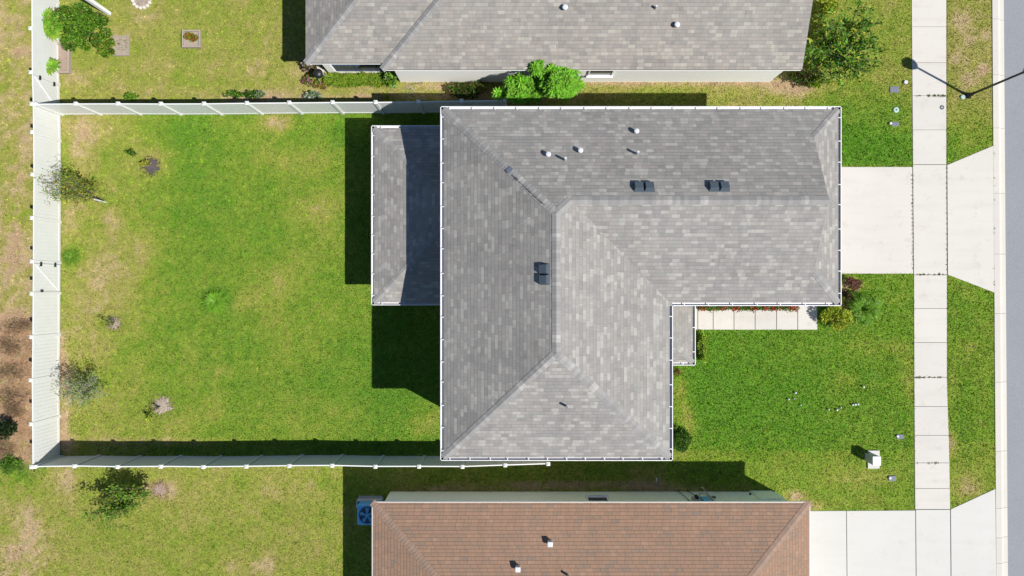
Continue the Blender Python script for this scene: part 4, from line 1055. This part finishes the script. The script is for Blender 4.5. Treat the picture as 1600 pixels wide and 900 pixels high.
def bed(name, label, x0, x1, y0, y1, edge_mat, fill, hgt_=.16, t=.07, group=None, sides='nsew'):
    a_ = G(x0, y1); b_ = G(x1, y0); root = empty(name, ((a_.x+b_.x)/2, (a_.y+b_.y)/2, 0), label, 'garden bed', group)
    mb = MB()
    if 's' in sides: mb.box(a_.x, b_.x, a_.y, a_.y+t, -.02, hgt_)
    if 'n' in sides: mb.box(a_.x, b_.x, b_.y-t, b_.y, -.02, hgt_)
    if 'w' in sides: mb.box(a_.x, a_.x+t, a_.y+t+.002, b_.y-t-.002, -.02, hgt_-.01)
    if 'e' in sides: mb.box(b_.x-t, b_.x, a_.y+t+.002, b_.y-t-.002, -.02, hgt_-.01)
    mb.build('edging', edge_mat, root); MB().box(a_.x+t*.5, b_.x-t*.5, a_.y+t*.5, b_.y-t*.5, -.02, hgt_*.55).build('soil', fill, root)
    return root
rb = bed('garden_bed', 'long timber edged bed of pink gravel beside the top left fence', 90, 112, 69, 116, M['wood'], M['mulch_pink'], .2, .09)
debris(rb, 101, 90, .25, 120, [BRW, SL, alb(200,170,140)], .06, .14, 'gravel')
a_ = G(90, 60)
rb = bed('garden_bed', 'small stone edged bed half hidden by the large shrub', 178, 203, 57, 88, M['wood'], M['mulch'], .12, .06)
debris(rb, 192, 72, .3, 160, [SL, BRW, OL], .07, .13, 'gravel')
rb = bed('garden_bed', 'square grey timber bed with orange flowers alone on the upper lawn', 287, 315.5, 49, 76, M['wood'], M['mulch'], .2, .07)
bush('flowering_plant', 'yellow and orange flowering plant inside the square timber bed', 'plant', 303, 62, .28, .32, .35, 420, .08, .045, [YG, OL, alb(220,130,30), alb(180,40,30), LG], clumps=9, stems=4)
bush('small_dark_plant', 'tiny dark plant at the left side of the square timber bed', 'plant', 291, 60, .07, .07, .2, 60, .07, .03, [DK], clumps=3, stems=2)
# ring of white stones
c = G(222, -1); ring = empty('stone_ring', (c.x, c.y, 0), 'ring of white stones cut by the top edge of the photo', 'garden bed')
mb = MB()
for i in range(15):
    a = 2*math.pi*i/15; r_ = .40; q_ = (c.x+r_*math.cos(a), c.y+r_*math.sin(a))
    mb.lathe(q_, [(.075, 0), (.09, .06), (.07, .11), (.02, .125)], 7)
mb.build('stones', M['stone'], ring); MB().cyl((c.x, c.y), .34, .34, -.01, .05, 20).build('soil', M['mulch'], ring)
debris(ring, 222, -1, .3, 160, [SL, BRW, alb(160,130,110)], .07, .09, 'gravel')
# white post
c = G(171, 21.5); root = empty('white_post', (c.x, c.y, 0), 'tall white post behind the large shrub at the top', 'post')
MB().box(c.x-.075, c.x+.075, c.y-.075, c.y+.075, -.05, 2.3).build('pole', M['trim'], root)
MB().box(c.x-.12, c.x+.12, c.y-.12, c.y+.12, 2.3, 2.36).build('cap', M['trim'], root)

# plants along the top side of the upper fence
for i, (px_, py_, rx, lab, cl) in enumerate(((208, 153, .25, 'tiny green plant behind the upper fence left part', [LG, MG]), (365, 149, .55, 'straggly dark green plant behind the upper fence below the square bed', [MG, DK, LG]), (398, 150, .35, 'mixed green plant behind the upper fence right of the straggly one', [MG, DK]), (408, 151, .3, 'pale leafed plant left of the silvery clump behind the upper fence', [SL, MG]), (492, 151, .5, 'silvery white leafed clump behind the upper fence under the patio corner', [SL, alb(225,230,235), MG]))):
    bush('fence_plant', lab, 'plant', px_, py_, rx, .16, .45, 420, .09, .045, cl, clumps=9, stems=4, group='plants along the upper fence')
tuft('grass_tuft', 'thin pale grass tuft in shade behind the upper fence', 'plant', 605, 155, .25, .25, 60, [YG, LG])
# ornamental grass hedge under the lanai
root = empty('grass_hedge', tuple(G(560, 125)), 'thick bright ornamental grass row under the dark screened porch', 'hedge')
Ls = []
for px_ in np.arange(514, 602, 5.5):
    for py_ in (123, 131): tuft('grass_clump', None, None, px_+random.uniform(-2, 2), py_+random.uniform(-2, 2), .26, .30, 90, [LG, MG, YG, LG], parent=root, wid=.022)
bush('pale_leafed_shrub', 'pale green broad leafed shrub at the right end of the grass row', 'shrub', 612, 124, .36, .38, .75, 420, .17, .085, [alb(160,200,110), LG, MG], clumps=11, stems=6)
bush('flower_clump', 'pink flowering clump left of the black kettle grill', 'flowers', 484, 128, .3, .25, .4, 420, .08, .045, [MG, alb(190,110,150), BRW, LG], clumps=9, stems=4)
bush('small_shrub', 'brownish small flower clump just below the black kettle grill', 'flowers', 503, 134, .28, .18, .35, 300, .08, .045, [LG, BRW, alb(190,120,70)], clumps=7, stems=4)
bush('dark_leafed_plant', 'dark leafed plant under the lower left corner of the top house', 'plant', 485, 106, .35, .28, .6, 420, .12, .055, [DK, BRW, SL, alb(190,150,150)], clumps=9, stems=4)
# kettle grill
c = G(505, 124); root = empty('kettle_grill', (c.x, c.y, 0), 'black domed kettle grill standing by the corner of the top house', 'grill')
MB().lathe((c.x, c.y), [(.06, .62), (.16, .68), (.205, .80), (.21, .84)], 22).build('bowl', M['dark'], root, True)
MB().lathe((c.x, c.y), [(.215, .845), (.205, .90), (.16, .97), (.08, 1.01), (.02, 1.02)], 22).build('lid', M['dark'], root, True)
for k in range(3):
    a = k*2.094+.3; MB().tube([(c.x+.15*math.cos(a), c.y+.15*math.sin(a), .68), (c.x+.3*math.cos(a), c.y+.3*math.sin(a), 0)], .014, 6).build('leg', M['grey_metal'], root)
# curved stone edging
mb = MB(); prev = None
for i in range(9):
    t = i/8; q_ = G(487+24*t, 101+20*t-5*math.sin(math.pi*t)); 
    mb.box(q_.x-.07, q_.x+.07, q_.y-.07, q_.y+.07, -.02, .12+random.uniform(-.015, .015))
tag(mb.build('stone_edging', M['stone']), 'short curved line of pale edging stones behind the kettle grill', 'edging')
# garden hose at the white wall
c = G(669, 122); mb = MB()
mb.tube([(c.x-.9, c.y-.28, .03), (c.x-.4, c.y-.25, .03), (c.x-.1, c.y-.1, .05), (c.x+.05, c.y+.12, .35), (c.x+.02, c.y+.18, .45)], .016, 6)
mb.tube([(c.x+.15*math.cos(t)-.02, c.y-.04+.16*math.sin(t), .06+.01*t) for t in np.linspace(-1.2, 3.6, 14)], .016, 6)
tag(mb.build('garden_hose', M['bark']), 'dark coiled garden hose on the sandy strip by the white wall', 'hose')
for i, (px_, py_) in enumerate(((636, 143), (640, 145), (655, 147))): pass
debris(None, 640, 144, .3, 60, [alb(240,235,235), SL], .07, .06, 'stone_chips'); tag(bpy.data.objects['stone_chips'], 'scatter of white stone chips below the garden hose', 'stones', kind='stuff')

# ------------------------------------------------------------------ saplings and mulch rings in the back yard
branchy('sapling', 'straggly yellow green sapling arching over the back fence', 'young tree', 158, 312, 1.35, 1.0, 2.6, 24, 10, .12, .04, [alb(170,170,60), YG, MG, alb(190,180,70), LG], off=(-.75, .45), spread=.07, rad=.03, twigs=4, sidelen=.3)
c = G(166, 316); root = empty('support_stake', (c.x, c.y, 0), 'short white stake leaning beside the straggly sapling', 'stake')
MB().tube([(c.x, c.y, -.02), (c.x-.12, c.y+.05, .75)], .035, 8).build('pole', M['white_pipe'], root)
branchy('sapling', 'grey green bare twigged sapling near the lower part of the back fence', 'young tree', 152, 604, 1.05, .95, 2.3, 28, 7, .12, .036, [alb(160,180,110), SL, MG, LG, alb(170,180,90)], bark='pale_bark', off=(-.1, .05), spread=.07, rad=.026, twigs=5, sidelen=.3)
branchy('young_tree', 'dark green young tree on the lawn below the bottom fence', 'young tree', 232, 758, 1.45, .72, 2.4, 20, 20, .13, .065, [MG, alb(130,160,60), OL, MG, LG], rot=.75, off=(-.85, -.55), spread=.08, rad=.035, twigs=4, sidelen=.26)
def ringplant(px_, py_, r, mat, lab, chips):
    o = disc('mulch_ring', lab, 'mulch', px_, py_, r, mat, .05); debris(o, px_, py_, r*1.45, 420, chips, .055, .07); return o
ringplant(235.5, 260, .33, M['mulch_dark'], 'dark grey mulch ring in the upper yard', [alb(110,100,105), BRW, alb(90,80,85)])
ringplant(178, 505, .26, M['mulch'], 'small pale mulch ring in the left middle of the yard', [SL, BRW, alb(190,165,140)])
ringplant(253.5, 634, .42, M['mulch'], 'round tan mulch ring in the lower yard', [alb(200,180,150), BRW, alb(180,150,120)])
ringplant(250, 765, .3, M['mulch_pink'], 'bare sandy ring right of the young tree below the bottom fence', [alb(200,180,150), BRW])
bush('seedling', 'yellow leafed seedling in the dark mulch ring', 'plant', 233, 257, .18, .12, .5, 60, .14, .05, [YG, alb(190,190,60)], clumps=4, stems=3)
bush('seedling', 'thin dark seedling left of the dark mulch ring', 'plant', 213, 241, .25, .12, .7, 70, .12, .05, [DK, MG], clumps=5, stems=4)
bush('seedling', 'thin upright seedling growing in the small pale mulch ring', 'plant', 177, 504, .2, .16, 1.0, 80, .1, .04, [YG, OL, MG], clumps=6, stems=5)
bush('seedling', 'yellow green seedling at the left of the round tan mulch ring', 'plant', 239, 648, .2, .28, .5, 90, .12, .05, [YG, LG], clumps=6, stems=4)
bush('seedling', 'bare thin seedling standing in the round tan mulch ring', 'plant', 250, 635, .12, .12, 1.0, 30, .08, .03, [DK, OL], clumps=5, stems=5)
tuft('bunch_grass', 'bright green spreading grass tuft in the middle of the yard', 'grass tuft', 338, 472, .55, .24, 700, [alb(150,215,60), alb(165,210,70), BG], wid=.022)
tuft('bunch_grass', 'small green grass tuft near the middle of the back fence', 'grass tuft', 112, 402, .45, .12, 200, [LG, MG], wid=.018)
# dry brush outside the back fence
for i, (px_, py_, rx, ry, lab) in enumerate(((30, 510, .8, .38, 'dry brown brush clump outside the fence, topmost of the brown patch'), (18, 542, .9, .5, 'dry brown brush clump outside the fence, second from top'), (16, 580, .85, .5, 'dry grey brown brush clump level with the bare twigged sapling'), (20, 617, .9, .45, 'dry brush clump with green stems outside the lower fence'), (24, 640, .5, .3, 'low dry brush clump just above the almost black bush'), (8, 702, .5, .45, 'reddish dry brush clump outside the lowest fence panel'))):
    bush('dry_brush', lab, 'shrub', px_, py_, rx, ry, .18, 900, .17, .012, [alb(200,160,125), alb(215,180,148), alb(185,150,135), OL, alb(160,125,100)], clumps=34, stems=6, open_=.6, group='dry brush outside the back fence', ztilt=.3)
bush('dark_bush', 'dark green almost black bush outside the lower back fence', 'shrub', 18, 668, .52, .42, .8, 1500, .10, .05, [alb(30,44,24), alb(60,70,45), DK], clumps=16)
bush('green_weeds', 'bright green weeds outside the lower left fence corner', 'weeds', 20, 724, .5, .4, .3, 1000, .12, .03, [MG, LG, alb(80,130,60)], clumps=14)

# ------------------------------------------------------------------ front garden
root = empty('flower_border', tuple(G(1180, 480)), 'narrow border of red flowers along the front path under the gutter', 'flowers')
n_ = 2600; fx = RNG.uniform(1089, 1243, n_); fy = 480.5+RNG.normal(0, 1.8, n_)+2.2*(fbm(fx/9., fx*0, 3, 2)-.4)*1.6; fz = RNG.uniform(.05, .45, n_)
pos = np.stack([(fx-800)/S, -(fy-450)/S, fz], -1); pos[:, 1] = np.where(pos[:, 1] > -.5, -.6, pos[:, 1])
leaves(pos, unit(RNG.normal(0, 1, (n_, 3))+np.array([0, 0, .6])), RNG.uniform(.05, .1, n_), .045, pal([MG, DK, BRW, LG], n_, .3), 'leaves', parent=root)
n_ = 520; fx = RNG.uniform(1089, 1243, n_); fx = fx[vnoise(fx/7., fx*0, 12) > .52]; n_ = len(fx); fy = 482+RNG.normal(0, 2.0, n_); pos = np.stack([(fx-800)/S, -(fy-450)/S, RNG.uniform(.3, .5, n_)], -1)
leaves(pos, unit(RNG.normal(0, .6, (n_, 3))+np.array([0, 0, .5])), RNG.uniform(.05, .09, n_), .06, pal([alb(215,40,40), alb(225,90,60), alb(190,25,40)], n_, .25), 'petals', 'petals', root)['kind'] = 'stuff'
bush('round_shrub', 'yellow green shrub at the right end of the front path', 'shrub', 1297, 496, .68, .56, 1.0, 3400, .10, .05, [alb(215,222,70), alb(190,210,60), alb(226,224,80), LG], clumps=22, stems=8)
bush('purple_leafed_plant', 'faded purple brown plant by the garage corner above the feathery palm', 'plant', 1328, 443, .34, .26, .5, 500, .13, .03, [alb(180,120,110), BRW, alb(120,80,80)], clumps=9)
bush('dark_leafed_plant', 'dark leafed plant hugging the garage corner under the purple plant', 'plant', 1322, 462, .22, .32, .5, 400, .11, .04, [DK, BRW, alb(90,60,60)], clumps=8)
c = G(1344, 482); root = empty('feathery_palm', (c.x, c.y, 0), 'bright green feathery palm in the front lawn beside the garage corner', 'palm')
pp, dd2, ll = [], [], []; mb = MB()
for k in range(26):
    a = 2.4*k+random.uniform(-.3, .3); r_ = random.uniform(.5, 1.0); hh_ = random.uniform(.45, .95); cur = random.uniform(-.35, .35)
    pts_ = []
    for t in np.linspace(0, 1, 12):
        aa = a+cur*t; pts_.append(Vector((c.x+r_*t*math.cos(aa), c.y+r_*t*math.sin(aa), .05+hh_*(2.3*t-1.9*t*t))))
    mb.tube(pts_, [.012]*6+[.008]*5+[.004], 4)
    for i in range(2, 12):
        tg = (pts_[i]-pts_[i-1]).normalized(); sd = Vector((-tg.y, tg.x, 0)).normalized()
        for s_ in (-1, 1):
            for q_ in (0, .5):
                pp.append(list(pts_[i].lerp(pts_[i-1], q_))); dd2.append(list((tg*.8+sd*s_+Vector((0, 0, random.uniform(-.3, .2)))).normalized())); ll.append(.26*(1.05-.6*abs(i/11-.4)))
mb.build('stalks', M['stem_green'], root)
leaves(np.array(pp), np.array(dd2), np.array(ll), .026, pal([BG, LG, alb(150,200,60), MG], len(pp), .3), 'fronds', parent=root)
bush('ground_shrub', 'low mixed green plants between the yellow green shrub and the palm', 'plant', 1322, 497, .5, .3, .4, 900, .11, .05, [YG, LG, alb(180,210,90), MG], clumps=12)
bush('trailing_plant', 'pale flowering groundcover below the feathery palm', 'plant', 1340, 500, .5, .2, .2, 500, .09, .03, [LG, SL, MG], clumps=9)
bush('clipped_hedge', 'narrow yellow flecked hedge beside the small entry roof', 'hedge', 1096, 541, .24, .75, .50, 1800, .08, .04, [LG, LG, alb(215,222,80)], clumps=24, stems=8, open_=.35)
bush('corner_shrub', 'dark rounded shrub against the front wall near the lower right corner', 'shrub', 1053, 682, .58, .58, 1.3, 2600, .09, .05, [DK, MG, DK], clumps=18, stems=8)
bush('weed_clump', 'reddish weed clump below the entry roof corner', 'weeds', 1058, 580, .2, .2, .3, 160, .08, .03, [MG, BRW, alb(170,60,50)], clumps=5, stems=3)
# white mushrooms in the lawn
mpts = [(1242, 613.5, .055), (1231, 623.5, .045), (1240, 622.5, .035), (1250, 632.5, .04), (1348, 604, .055), (1293.5, 639.5, .045), (1306.5, 640, .055), (1312.5, 636.5, .04), (1331, 632, .05), (1335, 631.5, .055), (1339.5, 631, .05)]
near = ['largest of the left cluster of four', 'lowest left edge of the left cluster of four', 'smallest of the left cluster of four', 'lowest of the left cluster of four', 'standing alone nearest the sidewalk', 'leftmost of the middle trio', 'largest of the middle trio', 'smallest of the middle trio', 'left one of the tight right trio', 'middle one of the tight right trio', 'right one of the tight right trio']
for (px_, py_, r_), nm in zip(mpts, near):
    c = G(px_, py_); rt = empty('mushroom', (c.x, c.y, 0), 'white mushroom in the front lawn, '+nm, 'mushroom', 'white mushrooms in the front lawn')
    r_ *= 1.0
    MB().lathe((c.x, c.y), [(r_*.3, -.01), (r_*.25, .09)], 8).build('stalk', M['white_pipe'], rt)
    MB().lathe((c.x, c.y), [(r_, .085), (r_*.92, .105), (r_*.55, .13), (r_*.1, .138)], 12).build('mushroom_cap', M['white_pipe'], rt, True)

# ------------------------------------------------------------------ utilities
pa_ = G(1355, 731.5); pb_ = G(1373, 703.5); root = empty('transformer_box', ((pa_.x+pb_.x)/2, (pa_.y+pb_.y)/2, 0), 'grey green utility box on a white pad in the front lawn', 'utility box')
o = MB().box(pa_.x, pb_.x, pa_.y, pb_.y, -.02, .08).build('pad', M['concrete_new'], root)
c = G(1369.5, 720, .8); o = MB().box(c.x-.17, c.x+.17, c.y-.19, c.y+.19, .08, .78).build('cabinet', M['grey_metal'], root); bevel(o, .03, 2)
o = MB().box(c.x-.185, c.x+.185, c.y-.205, c.y+.205, .78, .84).build('lid', M['white_pipe'], root); bevel(o, .025, 2)
def flat_cover(name, label, px_, py_, w_, d_, mat, h=.05, knob=None, rot=0):
    c = G(px_, py_); rt = empty(name, (c.x, c.y, 0), label, 'utility cover', 'utility covers in the verge')
    o = MB().box(c.x-w_/2, c.x+w_/2, c.y-d_/2, c.y+d_/2, -.02, h).build('lid', mat, rt); bevel(o, .02, 2)
    if knob: MB().lathe((c.x+knob[0], c.y+knob[1]), [(.06, h), (.055, h+.05), (.02, h+.06)], 12).build('marker', M['white_pipe'], rt)
    return rt
flat_cover('meter_lid', 'oval grey water meter lid left of the sidewalk at the top', 1397, 140, .42, .28, M['cover'])
flat_cover('meter_lid', 'dark speckled meter lid with white knob above the middle driveway', 1398, 194, .34, .2, M['cover'], knob=(-.22, .02))
flat_cover('meter_lid', 'grey lid with white knob above the utility box', 1406, 682, .3, .22, M['cover'], knob=(-.14, .02))
flat_cover('meter_lid', 'grey lid with white knob below the utility box', 1393.5, 747, .34, .24, M['cover'], knob=(-.12, .02))
def round_cover(name, label, px_, py_, r_, mat, h=.05, hole=True, cat='utility cover'):
    c = G(px_, py_); rt = empty(name, (c.x, c.y, 0), label, cat)
    MB().lathe((c.x, c.y), [(r_, -.02), (r_, h), (r_*.75, h+.012)], 18).build('lid', mat, rt)
    if hole: MB().lathe((c.x, c.y), [(r_*.28, h+.012), (r_*.24, h+.022)], 12).build('cap', M['dark'] if hole is True else hole, rt)
round_cover('valve_cover', 'pale green round valve cover left of the sidewalk', 1399.5, 172, .125, M['teal'])
round_cover('cleanout_cap', 'white round cleanout cap touching the sidewalk edge', 1414, 129, .085, M['white_pipe'], .09, False)
round_cover('cleanout_cap', 'pale round cap at the foot of the black lamp post', 1503.5, 152, .1, M['teal'], .06, False)
c = G(1471, 168); rt = empty('valve_ring', (c.x, c.y, 0), 'small grey metal ring set in the sidewalk slab', 'utility cover')
MB().lathe((c.x, c.y), [(.10, .03), (.10, .036), (.07, .036), (.07, .031)], 20).build('ring', M['cap_shadow_ring'], rt); MB().lathe((c.x, c.y), [(.045, .03), (.045, .038)], 14).build('lid', M['grey_metal'], rt)
c = G(1025, 750); tag(MB().tube([(c.x, c.y-.12, .02), (c.x, c.y, .10), (c.x+.02, c.y+.1, .02)], .03, 8).build('drain_pipe', M['white_pipe']), 'short white pipe elbow on bare ground beside the sage wall', 'pipe')

# street lamp: black pole, lantern head beyond the right edge of the picture
c = G(1512.5, 149.5); lamp = empty('street_lamp', (c.x, c.y, 0), 'black street lamp post in the grass verge at the upper right', 'street lamp')
MB().lathe((c.x, c.y), [(.14, -.02), (.14, .05), (.10, .12), (.07, .35), (.055, .5)], 16).build('base', M['dark'], lamp, True)
MB().lathe((c.x, c.y), [(.055, .5), (.048, 2.0), (.042, 3.45)], 12).build('pole', M['dark'], lamp, True)
MB().lathe((c.x, c.y), [(.06, 3.45), (.10, 3.55), (.16, 3.64)], 14).build('collar', M['dark'], lamp, True)
MB().lathe((c.x, c.y), [(.16, 3.64), (.23, 3.82), (.24, 3.98), (.20, 4.08)], 18).build('lantern', M['glass'], lamp, True)
MB().lathe((c.x, c.y), [(.25, 4.08), (.20, 4.16), (.08, 4.24), (.02, 4.30)], 18).build('cap', M['dark'], lamp, True)

# weeds in the sidewalk joints
def weeds(label, pts):
    pos = []
    for px_, py_, s_ in pts:
        for _ in range(int(26*s_)): q_ = G(px_+random.gauss(0, 1.3*s_), py_+random.gauss(0, .8), 0); pos.append((q_.x, q_.y, .03))
    pos = np.array(pos); n_ = len(pos)
    o = leaves(pos, unit(RNG.normal(0, 1, (n_, 3))*np.array([1, 1, .3])+np.array([0, 0, .3])), RNG.uniform(.03, .06, n_), .02, pal([DK, MG, BRW], n_, .3), 'joint_weeds')
    tag(o, label, 'weeds', kind='stuff')
pts = [(random.uniform(1427, 1477), 149.8, random.uniform(.4, 1.1)) for _ in range(16)] + [(random.uniform(1430, 1476), 589.5, random.uniform(.4, 1.2)) for _ in range(14)] + [(random.uniform(1432, 1476), 428.8, .5) for _ in range(14)]
pts += [(1424.6+.006*(y_-261), y_, random.uniform(.3, .8)) for y_ in np.arange(275, 425, 6)]
pts += [(1478.6, y_, .4) for y_ in np.arange(262, 425, 8)] + [(1553, random.uniform(235, 455), random.uniform(.2, .5)) for _ in range(14)] + [(random.uniform(1432, 1480), 723, .4) for _ in range(10)]
weeds('dark weeds sprouting from the joints between the concrete slabs', pts)
